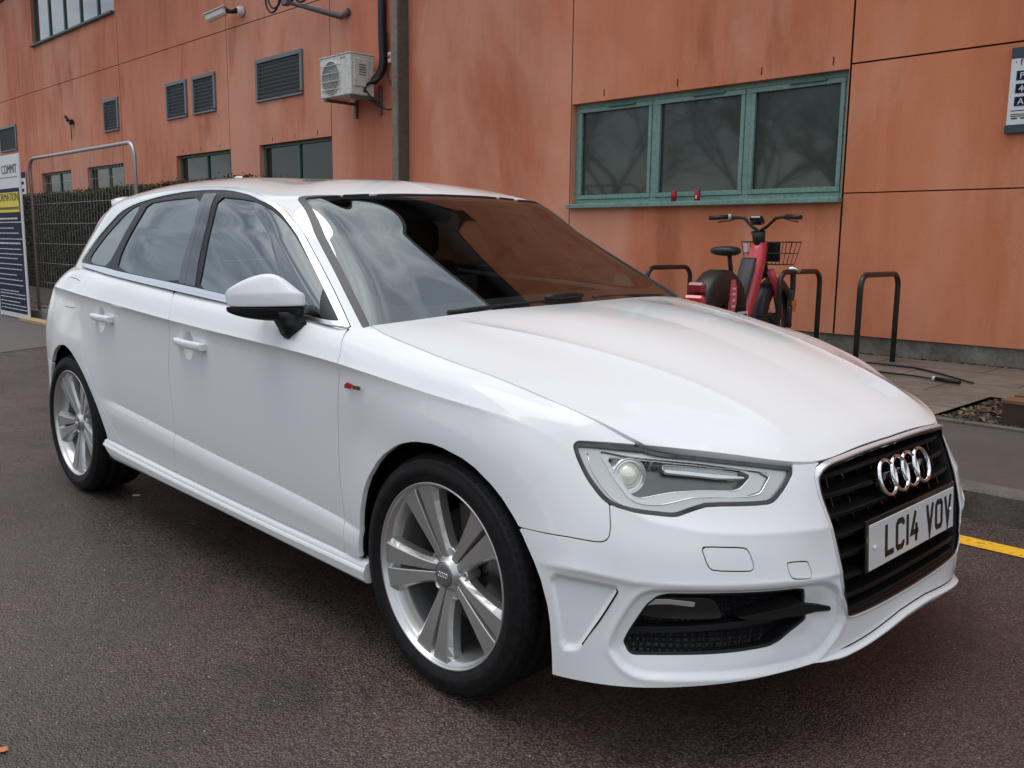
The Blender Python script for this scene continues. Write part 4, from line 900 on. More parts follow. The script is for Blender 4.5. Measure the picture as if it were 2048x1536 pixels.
# ================= ground =================
def _asph(nt,b):
    v=coords(nt); big=noise(nt,v,.5,4,.6); mid=noise(nt,v,6,4,.6)
    vo=nd(nt,'TexVoronoi',Scale=150.0); nt.links.new(v,vo.inputs['Vector']); fine=noise(nt,v,420,3,.6)
    c1=ramp(nt,vo.outputs['Color'],[(.2,(.080,.061,.053)),(.8,(.170,.135,.119))]); c2=ramp(nt,big,[(.35,(.66,.60,.60)),(.7,(1.15,1.08,1.06))])
    c=mixc(nt,1.0,c1.outputs[0],c2.outputs[0],'MULTIPLY'); c=mixc(nt,1.0,c,ramp(nt,vo.outputs['Distance'],[(.30,(1,1,1)),(.66,(.50,.47,.45))]).outputs[0],'MULTIPLY'); c=mixc(nt,1.0,c,ramp(nt,noise(nt,v,1.7,6,.7,.6),[(.33,(.60,.58,.58)),(.47,(1,1,1))]).outputs[0],'MULTIPLY'); sp=ramp(nt,noise(nt,v,95,1,.3),[(.76,0),(.80,1)]); c=mixc(nt,sp.outputs[0],c,(.42,.40,.37)); nt.links.new(c,b.inputs['Base Color'])
    r=ramp(nt,noise(nt,v,1.3,5,.6),[(.38,.13),(.62,.36)]); nt.links.new(r.outputs[0],b.inputs['Roughness'])
    d=ramp(nt,vo.outputs['Distance'],[(.1,1),(.65,0)]); h=mixc(nt,.35,d.outputs[0],fine); bump(nt,b,h,1.0,.0045)
ASPH=mat('wet_asphalt',(.06,.055,.055),.4,0,0,.45,_asph)
def _path(nt,b):
    v=coords(nt); c=ramp(nt,noise(nt,v,170,3,.7),[(.3,(.050,.044,.038)),(.75,(.115,.102,.088))]); k=ramp(nt,noise(nt,v,1.6,4),[(.3,.8),(.7,1.1)])
    nt.links.new(mixc(nt,1,c.outputs[0],k.outputs[0],'MULTIPLY'),b.inputs['Base Color']); bump(nt,b,noise(nt,v,260,3),.5,.003)
PATH=mat('footpath_asphalt',(.08,.07,.06),.75,fn=_path)
def _conc(a,b_,sc=7):
    def f(nt,b):
        v=coords(nt); c=ramp(nt,noise(nt,v,sc,8,.65),[(.3,a),(.72,b_)]); g=ramp(nt,noise(nt,v,sc*12,4),[(.3,.75),(.6,1.05)])
        nt.links.new(mixc(nt,1,c.outputs[0],g.outputs[0],'MULTIPLY'),b.inputs['Base Color']); bump(nt,b,noise(nt,v,sc*14,5),.5,.004)
    return f
KERB=mat('kerb_concrete',(.15,.13,.11),.8,fn=_conc((.075,.065,.055),(.16,.14,.12)))
PLINTH=mat('plinth_concrete',(.2,.18,.15),.85,fn=_conc((.10,.092,.075),(.26,.24,.20),4))
def _slab(nt,b):
    v=coords(nt,(1,1,1),loc=(.42,.33,0)); br=nd(nt,'TexBrick',Scale=1.0); nt.links.new(v,br.inputs['Vector'])
    for k,x in (('Mortar Size',.007),('Brick Width',.9),('Row Height',.6),('Bias',.2)): br.inputs[k].default_value=x
    br.offset=.5; br.inputs['Color1'].default_value=(.150,.132,.105,1); br.inputs['Color2'].default_value=(.205,.182,.150,1); br.inputs['Mortar'].default_value=(.03,.026,.02,1); br.inputs['Mortar Smooth'].default_value=.3
    n=ramp(nt,noise(nt,v,4,8,.7),[(.3,.6),(.7,1.15)]); c=mixc(nt,1,br.outputs['Color'],n.outputs[0],'MULTIPLY'); nt.links.new(c,b.inputs['Base Color'])
    r=ramp(nt,noise(nt,v,2.3,4),[(.4,.45),(.6,.85)]); nt.links.new(r.outputs[0],b.inputs['Roughness'])
    h=mixc(nt,.25,ramp(nt,br.outputs['Fac'],[(0,1),(1,0)]).outputs[0],noise(nt,v,60,5)); bump(nt,b,h,.8,.008)
SLAB=mat('paving_slabs',(.18,.16,.13),.7,fn=_slab)
SOIL=mat('soil',(.04,.03,.022),.95,fn=_conc((.018,.014,.010),(.06,.048,.034),20))
def sheet(name,x0,x1,y0,y1,z,m,kind='structure'):
    o=obj(name,[(x0,y0,z),(x1,y0,z),(x1,y1,z),(x0,y1,z)],[(0,1,2,3)],m); o['kind']=kind; return o
sheet('road',-300,300,-300,300,0,ASPH)
def _side(nt,b):
    _asph(nt,b)
SIDE=mat('side_road_asphalt',(.09,.08,.078),.6,fn=_conc((.085,.070,.068),(.125,.105,.10),30))
obj('side_road',[(-60,-60,.004),(-8.75,-60,.004),(-8.38,.4,.004),(-8.66,.92,.004),(-8.8,1.9,.004),(-60,1.9,.004)],[(0,1,2,3,4,5)],SIDE)['kind']='structure'
def _yel(nt,b):
    v=coords(nt); n=ramp(nt,noise(nt,v,45,6,.75),[(.36,(.10,.07,.04)),(.44,(.78,.42,.015)),(.8,(.86,.50,.03))]); nt.links.new(n.outputs[0],b.inputs['Base Color']); bump(nt,b,noise(nt,v,220,3),.6,.003)
sheet('yellow_line',-8.2,40,1.415,1.525,.004,mat('road_yellow',(.8,.45,.02),.55,fn=_yel))
b=MB(); x=-8.3
while x<30:
    w=.914; b.add(*(lambda q:(q.V,q.F))(MB().box((x+w/2,1.90,.03),(w-.008,.15,.20),bev=.012))); x+=w
o=b.build('kerb',KERB); o['kind']='structure'
sheet('footpath',-8.3,30,1.97,3.37,.120,PATH)
b=MB(); x=-8.3
while x<30: b.add(*(lambda q:(q.V,q.F))(MB().box((x+.45,3.385,.09),(.895,.05,.10),bev=.006))); x+=.9
b.build('edging_strip',KERB)['kind']='structure'
obj('paving',[(-11.2,3.41,.128),(-.43,3.41,.128),(-.43,4.53,.128),(30,4.53,.128),(30,6.14,.145),(-11.2,6.14,.145)],[(0,1,2,3,4,5)],SLAB)['kind']='structure'
sheet('planting_bed',-.43,30,3.41,4.53,.105,SOIL); sheet('wall_base_strip',-11.2,30,6.12,6.32,.135,mat('gravel_dirt',(.06,.05,.04),.95,fn=_conc((.03,.026,.02),(.12,.10,.08),25)))
sheet('verge',-60,-11.2,3.0,6.3,.006,SOIL)
# leaf litter and stones on the bed
rnd=random.Random(4)
def scatter(name,n,fx,fs,cols,kind='stuff',flatz=.4):
    V=[];F=[];mi=[]
    for i in range(n):
        x,y,z=fx(); s=fs(); u=Vector((rnd.uniform(-1,1),rnd.uniform(-1,1),rnd.uniform(-flatz,flatz))).normalized(); w=u.cross(Vector((rnd.uniform(-.4,.4),rnd.uniform(-.4,.4),1))).normalized()
        c=Vector((x,y,z)); k=len(V); V+=[tuple(c-u*s),tuple(c+w*s*.55+Vector((0,0,s*.2))),tuple(c+u*s),tuple(c-w*s*.55+Vector((0,0,s*.15)))]; F.append((k,k+1,k+2,k+3)); mi.append(rnd.randrange(len(cols)))
    o=obj(name,V,F,cols[0]); [o.data.materials.append(c) for c in cols[1:]]; o.data.polygons.foreach_set('material_index',mi); o['kind']=kind; return o
LEAFC=[mat('dead_leaf_brown',(.10,.055,.03),.8),mat('dead_leaf_pale',(.20,.14,.085),.8),mat('dead_leaf_dark',(.035,.025,.018),.8),mat('moss_leaf',(.045,.055,.02),.9)]
o=scatter('leaf_litter',2600,lambda:(rnd.uniform(-.40,2.2),rnd.uniform(3.45,4.5),.108+rnd.random()*.02),lambda:rnd.uniform(.010,.032),LEAFC); tag(o,'dead brown leaves lying on the soil of the planting bed','leaves')
o=scatter('grass_edge',1500,lambda:(rnd.uniform(-.42,2.2),3.42+abs(rnd.gauss(0,.05)),.12),lambda:rnd.uniform(.008,.022),[mat('grass_green',(.07,.085,.03),.8),mat('grass_dark',(.04,.05,.02),.8)],flatz=2.0); tag(o,'short grass and moss along the edge of the planting bed','grass')
o=scatter('debris',700,lambda:(rnd.uniform(-6,2),6.13+abs(rnd.gauss(0,.03)),.145),lambda:rnd.uniform(.008,.03),LEAFC); tag(o,'dirt and dead leaves gathered at the foot of the wall','debris')
# wooden pallet in the bed
PAL=empty('wooden_pallet',(.55,3.98,.105)); tag(PAL,'weathered brown wooden pallet lying in the planting bed','pallet')
def _wood(nt,b):
    v=coords(nt,(1,12,12)); c=ramp(nt,noise(nt,v,4,6,.6),[(.3,(.09,.045,.020)),(.75,(.26,.13,.055))]); nt.links.new(c.outputs[0],b.inputs['Base Color']); bump(nt,b,noise(nt,v,14,5),.4,.004)
WOOD=mat('weathered_wood',(.2,.1,.05),.75,fn=_wood); WOODD=mat('dark_wood',(.05,.028,.02),.85)
for k in range(4): MB().box((0,-.36+.24*k,.155),(1.22,.15,.026),bev=.003).build('deck_board',WOOD,PAL)
for i in (-1,0,1):
    for j in (-1,0,1): MB().box((i*.53,j*.36,.075),(.14,.14,.135),bev=.004).build('block',WOODD,PAL)
# hose
b=MB(); b.tube([(-2.2,5.30,.15),(-1.75,5.52,.15),(-1.35,5.50,.15),(-1.05,5.28,.15),(-.83,5.08,.15),(-.70,4.97,.15)],.008,6); b.tube([(-2.1,5.05,.15),(-1.5,5.02,.15),(-1.15,5.0,.15),(-.95,4.93,.152)],.008,6); b.build('black_hose',BLACKS)
HO=bpy.data.objects['black_hose']; tag(HO,'black hose lying in a loop on the paving by the wall','hose')
MB().tube([(-.97,4.94,.155),(-.76,4.87,.155)],.016,10).build('hose_end',BLACKS,HO); MB().tube([(-.985,4.945,.155),(-.965,4.94,.155)],.019,10).build('hose_collar',mat('collar_white',(.6,.6,.58),.5),HO)
# ================= the building =================
BY=6.3
BLD=empty('office_building',(-14,6.4,0)); tag(BLD,'long terracotta rendered building with green framed windows behind the car','building')
def relobj(o):
    o.parent=BLD; o.matrix_parent_inverse=Matrix.Translation((14,-6.4,0)); return o
def _render(nt,b):
    v=coords(nt); big=noise(nt,v,.22,3,.5); 
    c1=ramp(nt,big,[(.30,(.62,.225,.145)),(.55,(.70,.270,.172)),(.75,(.76,.325,.215))])
    sx=nd(nt,'SeparateXYZ'); nt.links.new(v,sx.inputs[0])
    xr=nd(nt,'MapRange'); xr.inputs['From Min'].default_value=-12; xr.inputs['From Max'].default_value=-1.5; nt.links.new(sx.outputs[0],xr.inputs[0])
    c2=mixc(nt,xr.outputs[0],c1.outputs[0],ramp(nt,big,[(.3,(.60,.190,.088)),(.7,(.72,.26,.135))]).outputs[0])
    st=coords(nt,(3.2,3.2,.16)); s1=noise(nt,st,1.3,6,.6); k=ramp(nt,s1,[(.30,.80),(.50,1.0)]); c3=mixc(nt,.5,c2,k.outputs[0],'MULTIPLY')
    s2=noise(nt,coords(nt,(.9,.9,.35)),1.0,6,.65); k2=ramp(nt,s2,[(.34,(.78,.72,.69)),(.52,(1,1,1))]); c4=mixc(nt,.75,c3,k2.outputs[0],'MULTIPLY'); s3=noise(nt,coords(nt,(.5,.5,.22),loc=(3,0,1)),1.1,5,.6,.4); c4=mixc(nt,ramp(nt,s3,[(.50,0),(.64,.42)]).outputs[0],c4,(.82,.45,.33)); s4=noise(nt,coords(nt,(1.6,1.6,.35),loc=(7,0,4)),1.3,5,.6); c4=mixc(nt,ramp(nt,s4,[(.57,0),(.72,.45)]).outputs[0],c4,(.30,.09,.05))
    f=noise(nt,v,70,4,.6); k3=ramp(nt,f,[(.3,.90),(.7,1.06)]); c5=mixc(nt,1,c4,k3.outputs[0],'MULTIPLY'); nt.links.new(c5,b.inputs['Base Color']); bump(nt,b,f,.35,.004)
WALL=mat('terracotta_render',(.42,.16,.1),.9,spec=.12,fn=_render)
JOINT=mat('joint_dark',(.07,.035,.026),.9)
FRG=mat('green_window_frame',(.115,.27,.215),.5,fn=_conc((.155,.275,.235),(.215,.35,.305),3))
FRD=mat('dark_green_frame',(.07,.15,.13),.5)
GLZ=mat('office_glass',(.016,.019,.018),.03,0,0,.9); FROST=mat('frosted_office_glass',(.050,.060,.053),.05,0,.25,.5)
VG=mat('louvre_grey',(.17,.19,.205),.5); VGL=mat('louvre_blade',(.22,.25,.27),.4)
holes=[] # x0,x1,z0,z1,depth
WIN=[(-6.03,-2.50,1.60,2.83),(-13.62,-11.29,1.60,2.83),(-17.03,-14.69,1.60,2.83),(-21.98,-19.76,1.60,2.83),(-25.31,-23.08,1.60,2.83),(-29.2,-26.9,1.60,2.60)]
UPW=[(-25.33,-19.83,6.12,7.35)]
LOU=[(-28.64,-27.15,3.57,4.28),(-20.71,-19.88,3.57,4.30),(-17.33,-16.42,3.57,4.30),(-16.12,-15.20,3.57,4.30),(-13.62,-12.11,3.57,4.30)]
H=[(a,b_,c,d) for a,b_,c,d in WIN+UPW+LOU]
VJ=[(-31.2,.014),(-25.47,.014),(-19.74,.014),(-14.71,.014),(-11.28,.014),(-6.045,.014),(-2.485,.020),(1.2,.03),(5,.03)]
for x,w in VJ: H.append((x-w/2,x+w/2,.30,8.9))
H+=[(-45,-2.5,4.975,4.989),(-2.475,9,2.862,2.878),(-2.475,9,1.660,1.672)]
xs=sorted({-45.,9.}|{h[0] for h in H}|{h[1] for h in H}); zs=sorted({.30,8.9}|{h[2] for h in H}|{h[3] for h in H})
V=[];F=[];idx={}
def vid(x,z):
    if (x,z) not in idx: idx[(x,z)]=len(V); V.append((x,BY,z))
    return idx[(x,z)]
for i in range(len(xs)-1):
    for j in range(len(zs)-1):
        cx=(xs[i]+xs[i+1])/2; cz=(zs[j]+zs[j+1])/2
        if any(h[0]<cx<h[1] and h[2]<cz<h[3] for h in H): continue
        F.append((vid(xs[i],zs[j]),vid(xs[i+1],zs[j]),vid(xs[i+1],zs[j+1]),vid(xs[i],zs[j+1])))
# returns of every opening and joint (0.16 deep at windows, 0.03 at joints)
Bw=[]
for h in H:
    d=.16 if (h[1]-h[0]>.1 and h[3]-h[2]>.1) else .035
    a,b_,c,e=h; k=len(V); V+=[(a,BY,c),(b_,BY,c),(b_,BY,e),(a,BY,e),(a,BY+d,c),(b_,BY+d,c),(b_,BY+d,e),(a,BY+d,e)]
    if d>.1: F+=[(k,k+4,k+5,k+1),(k+1,k+5,k+6,k+2),(k+2,k+6,k+7,k+3),(k+3,k+7,k+4,k)]
k=len(V); V+=[(-45,BY,8.9),(9,BY,8.9),(9,BY+12,7.9),(-45,BY+12,8.9),(9,BY,.3),(9,BY+12,.3),(-45,BY,.3),(-45,BY+12,.3)]; F+=[(k,k+1,k+2,k+3),(k+4,k+5,k+2,k+1),(k+7,k+6,k,k+3),(k+5,k+7,k+3,k+2)]
relobj(obj('wall',V,F,WALL))
relobj(MB().box((-18,BY+.10,4.1),(53.9,.13,7.5)).build('joint_backing',JOINT)) if False else None
jb=MB()
for h in H:
    if not(h[1]-h[0]>.1 and h[3]-h[2]>.1):
        a,b_,c,e=h; jb.add([(a-.004,BY+.034,c-.004),(b_+.004,BY+.034,c-.004),(b_+.004,BY+.034,e+.004),(a-.004,BY+.034,e+.004)],[(0,1,2,3)]); 
        if b_-a>e-c: jb.add([(a,BY,c),(b_,BY,c),(b_,BY+.034,c),(a,BY+.034,c),(a,BY,e),(b_,BY,e),(b_,BY+.034,e),(a,BY+.034,e)],[(0,1,2,3),(4,5,6,7)])
        else: jb.add([(a,BY,c),(a,BY,e),(a,BY+.034,e),(a,BY+.034,c),(b_,BY,c),(b_,BY,e),(b_,BY+.034,e),(b_,BY+.034,c)],[(0,1,2,3),(4,5,6,7)])
relobj(obj('panel_joint',jb.V,jb.F,JOINT))
relobj(MB().box((-18,BY+.10,.10),(54,.16,.41)).build('plinth',PLINTH)); relobj(MB().box((-18,BY-.55,9.02),(54.6,1.7,.22),bev=.01).build('roof_eaves',mat('eaves_dark',(.02,.022,.024),.5)))
def part(o,par): o.parent=par; return o
def window(x0,x1,z0,z1,n,fm,gm,sill=True,fr=.055,yy=.105,handles=False):
    W_=empty('window'); relobj(W_)
    b=MB(); y=BY+yy; cz=(z0+z1)/2
    def bar(xa,xb,za,zb,dy=0,th=.06): b.box(((xa+xb)/2,y+dy,(za+zb)/2),(xb-xa,th,zb-za),bev=.004)
    if sill: z0+=.03
    bar(x0,x0+fr,z0,z1);bar(x1-fr,x1,z0,z1);bar(x0+fr,x1-fr,z0,z0+fr);bar(x0+fr,x1-fr,z1-fr,z1)
    xsx=[x0+fr+(x1-x0-2*fr)*k/n for k in range(n+1)] if not isinstance(n,list) else n
    for k in range(1,len(xsx)-1): bar(xsx[k]-.035,xsx[k]+.035,z0+fr,z1-fr)
    b.build('frame',fm,W_)
    for k in range(len(xsx)-1):
        a=xsx[k]+(.035 if k else 0); c=xsx[k+1]-(.035 if k<len(xsx)-2 else 0)
        if handles:
            s=MB(); s.box(((a+c)/2,y-.022,z0+fr+.028),(c-a,.04,.05),bev=.004);s.box(((a+c)/2,y-.022,z1-fr-.028),(c-a,.04,.05),bev=.004);s.box((a+.026,y-.022,(z0+z1)/2),(.045,.04,z1-z0-2*fr-.11),bev=.004);s.box((c-.026,y-.022,(z0+z1)/2),(.045,.04,z1-z0-2*fr-.11),bev=.004)
            s.build('sash',fm,W_); MB().box(((a+c)/2+.12,y-.052,z1-fr-.006),(.40,.03,.025),bev=.004).build('vent_grille',FRD,W_)
        MB().box(((a+c)/2,y+.008,(z0+z1)/2),(c-a+.01,.008,z1-z0-2*fr+.01)).build('pane',gm,W_)
    if sill: MB().box(((x0+x1)/2,BY+.03,z0-.028),(x1-x0+.02,.24,.05),bev=.006).build('sill',fm,W_)
    return W_
window(-6.03,-2.50,1.60,2.83,[-5.975,-4.83,-3.62,-2.555],FRG,FROST,handles=True)
for w in WIN[1:]: window(*w,2,FRD,GLZ,sill=False,yy=.12)
for w,n in zip(UPW,(5,)): window(*w,n,FRD,mat('sky_glass',(.02,.025,.03),.02,0,1,1.0),sill=True,yy=.10,fr=.05)
for x0,x1,z0,z1 in LOU:
    L_=empty('louvre_vent'); relobj(L_); b=MB(); y=BY-.012; f=.07
    b.box(((x0+x1)/2,y,z1-f/2),(x1-x0+.04,.05,f),bev=.004);b.box(((x0+x1)/2,y,z0+f/4),(x1-x0+.04,.06,f/2),bev=.004);b.box((x0+f/2-.02,y,(z0+z1)/2),(f,.05,z1-z0-f*1.6),bev=.004);b.box((x1-f/2+.02,y,(z0+z1)/2),(f,.05,z1-z0-f*1.6),bev=.004); b.build('vent_frame',VG,L_)
    n=9; R_=Matrix.Rotation(math.radians(-38),4,'X').to_3x3(); b=MB()
    for k in range(n):
        z=z0+f*.6+(z1-z0-f*1.7)*(k+.5)/n; b.box(((x0+x1)/2,BY+.015,z),(x1-x0-f*1.2,.075,.006),R_)
    b.build('blades',VGL,L_); MB().box(((x0+x1)/2,BY+.09,(z0+z1)/2),(x1-x0,.01,z1-z0)).build('vent_back',BLACKM,L_)
# weep slots over the windows
for x in (-5.53,-4.48,-3.44,-2.665,-13.15,-12.4,-11.7,-16.7,-15.9,-15.1): relobj(MB().box((x,BY-.001,2.918 if x>-7 else 2.91),(.012,.008,.075)).build('weep_slot',JOINT))
relobj(MB().box((-18,BY-.03,8.28),(54.2,.08,1.26),bev=.004).build('upper_cladding',mat('charcoal_cladding',(.03,.032,.035),.5)))
# ---- fittings on the wall: things of their own ----
AC=empty('air_conditioner',(-10.27,6.0,3.27)); tag(AC,'off-white air conditioning unit on wall brackets beside the drainpipe','air conditioner')
ACW=mat('ac_casing',(.62,.60,.56),.5,fn=_conc((.66,.64,.59),(.74,.72,.68),3))
MB().box((0,-.08,.30),(.81,.42,.58),bev=.012).build('casing',ACW,AC); MB().box((0,-.08,.598),(.83,.44,.018),bev=.005).build('lid',ACW,AC)
b=MB(); 
b.lathe([(.245,0),(.245,.012),(.232,.014)],40,Matrix.Translation((-.11,-.292,.29))@Matrix.Rotation(math.pi/2,4,'X')); b.build('fan_ring',ACW,AC)
MB().lathe([(0,0),(.235,0)],40,Matrix.Translation((-.11,-.2925,.29))@Matrix.Rotation(math.pi/2,4,'X')).build('fan_opening',mat('fan_grey',(.22,.235,.22),.6),AC)
b=MB()
for k in range(4): b.box((-.11,-.305,.12+.115*k),(.50,.008,.009))
for r in (.06,.11,.16,.21):
    P=[(-.11+r*math.cos(q),-.303,.29+r*math.sin(q)) for q in np.linspace(0,2*math.pi,33)]; b.tube(P,.0022,4,cap=False)
b.build('fan_guard',ACW,AC)
MB().box((.275,-.2925,.30),(.005,.006,.56)).box((.42,-.12,.33),(.02,.26,.40),bev=.01).build('service_cover',ACW,AC)
b=MB()
for k in range(5): b.box((.432,-.10,.44-.035*k),(.006,.12,.012))
b.build('side_slots',mat('slot_dark',(.03,.03,.03),.8),AC); MB().box((.20,-.2935,.545),(.12,.003,.02)).build('maker_mark',mat('mark_grey',(.25,.25,.26),.5),AC)
BR=mat('bracket_steel',(.16,.15,.15),.55,.5)
for x in (-.28,.36):
    MB().box((x,.0,-.02),(.04,.60,.04)).box((x,.27,-.02),(.045,.04,.42)).build('bracket',BR,AC)
b=MB(); b.prism([(-.02,.0),(.27,.0),(.27,-.14)],'x',.34,.35); b.build('bracket_gusset',BR,AC)
CB=mat('cable_black',(.012,.012,.014),.5)
def cable(name,pts,r,label,cat,grp=None,par=None):
    b=MB()
    # smooth the run
    P=np.array(pts,float); k=np.r_[0,np.cumsum(np.linalg.norm(np.diff(P,axis=0),axis=1))]; Q=nspline(k,P,np.linspace(0,k[-1],len(P)*7)); b.tube([tuple(q) for q in Q],r,8); o=b.build(name,CB,par)
    if label: tag(o,label,cat,grp)
    return o
cable('pipe_lagging',[(-9.79,6.235,8.0),(-9.79,6.235,6.5),(-9.79,6.235,5.0),(-9.79,6.235,3.95),(-9.795,6.23,3.72),(-9.83,6.18,3.58),(-9.90,6.10,3.50),(-9.98,6.02,3.46)],.062,'thick black lagged pipe running down the wall to the air conditioner','pipe')
cable('refrigerant_hose',[(-9.80,6.2,3.62),(-9.74,6.1,3.52),(-9.80,6.02,3.47),(-9.87,5.96,3.40),(-9.86,5.95,3.33)],.026,'black hose looping into the side of the air conditioner','hose')
cable('drain_cable',[(-9.86,5.97,3.36),(-9.80,6.1,3.20),(-9.70,6.22,3.10),(-9.58,6.26,3.10),(-9.44,6.24,3.20)],.011,'thin black cable sagging from the air conditioner to the drainpipe','cable')
cable('loose_cable',[(-9.72,6.26,4.2),(-9.70,6.26,3.75),(-9.68,6.26,3.52),(-9.61,6.26,3.44),(-9.52,6.26,3.46),(-9.44,6.26,3.52)],.010,'thin black cable curling beside the grey drainpipe','cable')
DPM=mat('drainpipe_grey',(.115,.11,.105),.55,fn=_conc((.095,.09,.085),(.135,.13,.12),2)); DPB=mat('drainpipe_beige',(.24,.20,.15),.6,fn=_conc((.17,.14,.10),(.27,.23,.17),2))
DP=empty('drainpipe',(-9.325,6.2,0)); tag(DP,'tall square grey and beige drainpipe box running up the wall','drainpipe')
MB().box((0,.0,4.1),(.15,.19,8.0),bev=.006).build('pipe_cover',DPM,DP); MB().box((-.005,-.098,4.1),(.135,.012,8.0),bev=.002).build('face_strip',DPB,DP)
for z in (4.62,): MB().box((0,-.003,z),(.165,.215,.05),bev=.004).build('pipe_joint',DPM,DP)
AL=empty('alarm_box',(-9.66,6.27,3.84)); tag(AL,'small red and white alarm sounder on the wall beside the drainpipe','alarm'); MB().box((0,0,0),(.07,.05,.16),bev=.015).build('casing',mat('alarm_white',(.7,.68,.64),.4),AL); MB().lathe([(0,.02),(.02,.018),(.03,0)],16,Matrix.Translation((0,-.025,.01))@Matrix.Rotation(math.pi/2,4,'X')).build('lens',mat('alarm_red',(.5,.03,.02),.3),AL)
CC=empty('security_camera',(-14.05,6.28,5.20)); tag(CC,'white bullet security camera on the wall under the top joint','camera')
CW=mat('camera_white',(.72,.71,.68),.35)
MB().lathe([(0,.10),(.06,.10),(.085,.06),(.09,0)],24,Matrix.Rotation(math.pi/2,4,'X')).build('base',CW,CC); MB().tube([(0,-.09,0),(-.08,-.16,-.02),(-.16,-.22,.0)],[.05,.035,.04],12).build('bracket_arm',BLACKS,CC)
cb=MB(); R_=Matrix.Rotation(math.radians(38),4,'Z').to_3x3()@Matrix.Rotation(math.radians(-20),4,'Y').to_3x3(); cb.box((-.31,-.34,-.07),(.40,.15,.13),R_,.03); cb.build('camera_body',CW,CC); MB().box((-.315,-.345,.0),(.43,.18,.02),R_,.004).build('sun_shield',CW,CC)
AN=empty('aerial_bracket',(-10.75,6.25,4.62)); tag(AN,'dark steel bracket with coils of black cable at the top of the wall','bracket')
MB().tube([(.05,.03,.05),(-.10,-.02,-.02),(-.75,-.55,.20)],[.055,.05,.03],6).build('arm',BR,AN); MB().box((-.78,-.58,.21),(.16,.10,.10),bev=.01).build('clamp',BR,AN)
for i,(cx,rr) in enumerate(((-1.22,.22),(-.90,.24),(-.55,.25),(-1.5,.22))):
    b=MB(); b.tube([(cx+rr*math.cos(q),-.52+.04*i,.44+.24*math.sin(q)) for q in np.linspace(math.pi*.95,math.pi*2.1,14)],.018,6); b.build('cable_coil',CB,AN)
BLp=empty('broken_lamp',(-22.72,6.28,3.97)); tag(BLp,'broken black light fitting with a dangling wire on the wall','wall lamp')
MB().box((0,-.04,.0),(.14,.09,.12),bev=.02).box((-.14,-.09,.09),(.22,.07,.07),Matrix.Rotation(math.radians(35),4,'Y').to_3x3(),.015).build('fitting',BLACKS,BLp); MB().tube([(-.02,-.04,-.06),(-.05,-.03,-.25),(-.04,-.03,-.42)],.010,5).build('wire',CB,BLp)
# ---- cans on the sill ----
REDC=mat('can_red',(.42,.012,.02),.25,.3,.3); CANM=mat('can_metal',(.6,.6,.6),.3,.9)
for x,y,l in ((-4.445,6.262,'red drinks can standing left of the other on the green window sill'),(-4.125,6.25,'red drinks can with a pale patch, right-hand one on the green window sill')):
    K=empty('drinks_can',(x,y,1.629)); tag(K,l,'can','drinks cans on the window sill')
    MB().lathe([(0,.002),(.026,0),(.033,.010),(.033,.102),(.027,.116)],20).build('can_body',REDC,K); MB().lathe([(.027,.116),(.025,.114),(0,.113)],20).build('can_top',CANM,K)
    if x>-4.2: MB().box((.008,-.033,.04),(.02,.003,.035)).build('label_patch',mat('can_white',(.65,.63,.6),.4),K)
# ---- text helper ----
def text(s,size,loc,mat_,par,rot=(math.pi/2,0,0),name='lettering',sx=1.0,ext=.0012):
    c=bpy.data.curves.new(name,'FONT'); c.body=s; c.size=size; c.extrude=ext; c.align_x='LEFT'
    t=bpy.data.objects.new(name+'_src',c); COL.objects.link(t); bpy.context.view_layer.update()
    me=bpy.data.meshes.new_from_object(t.evaluated_get(bpy.context.evaluated_depsgraph_get())); bpy.data.objects.remove(t)
    me.materials.clear(); me.materials.append(mat_); o=bpy.data.objects.new(name,me); COL.objects.link(o); o.location=loc; o.rotation_euler=rot; o.scale=(sx,1,1); o.parent=par; return o
NAVY=mat('sign_navy',(.008,.011,.040),.6,spec=.2); WHT=mat('sign_white',(.72,.73,.75),.45); INKB=mat('sign_ink',(.015,.016,.03),.5); SLATE=mat('sign_slate',(.035,.055,.075),.45); YEL=mat('sign_yellow',(.80,.62,.015),.45)
SG=empty('wall_sign',(-.70,6.285,2.12)); tag(SG,'white information sign with dark bands and blue pictograms on the wall at the right edge','sign')
MB().box((0,0,.35),(.72,.02,.70),bev=.003).build('board',WHT,SG); MB().box((0,-.002,.655),(.722,.022,.09),bev=.002).build('header_band',SLATE,SG); MB().box((0,-.008,.035),(.73,.035,.07),bev=.003).build('footer_band',SLATE,SG)
text('· f w y',.075,(-.33,-.012,.555),INKB,SG)
for i,g in enumerate(('P','40','A')):
    MB().box((-.235,-.012,.47-.105*i),(.15,.004,.075)).build('pictogram',NAVY,SG); text(g,.075,(-.285,-.0145,.443-.105*i),WHT,SG)
b=MB()
for z in (.185,.155,.14): b.box((0,-.0115,z),(.66,.003,.006))
for k in range(9): b.box((-.30+.07*k,-.0115,.122),(.045,.003,.010))
b.build('small_print',INKB,SG)
SG2=empty('notice_board',(-27.0,6.27,2.05)); tag(SG2,'small blue and white notice on the wall behind the banner','sign'); MB().box((0,0,.40),(.9,.02,.95)).build('board',WHT,SG2); MB().box((0,-.012,.80),(.9,.01,.16)).build('header_band',NAVY,SG2)
for k in range(3): MB().box((0,-.012,.58-.2*k),(.6,.008,.09)).build('text_block',NAVY,SG2)
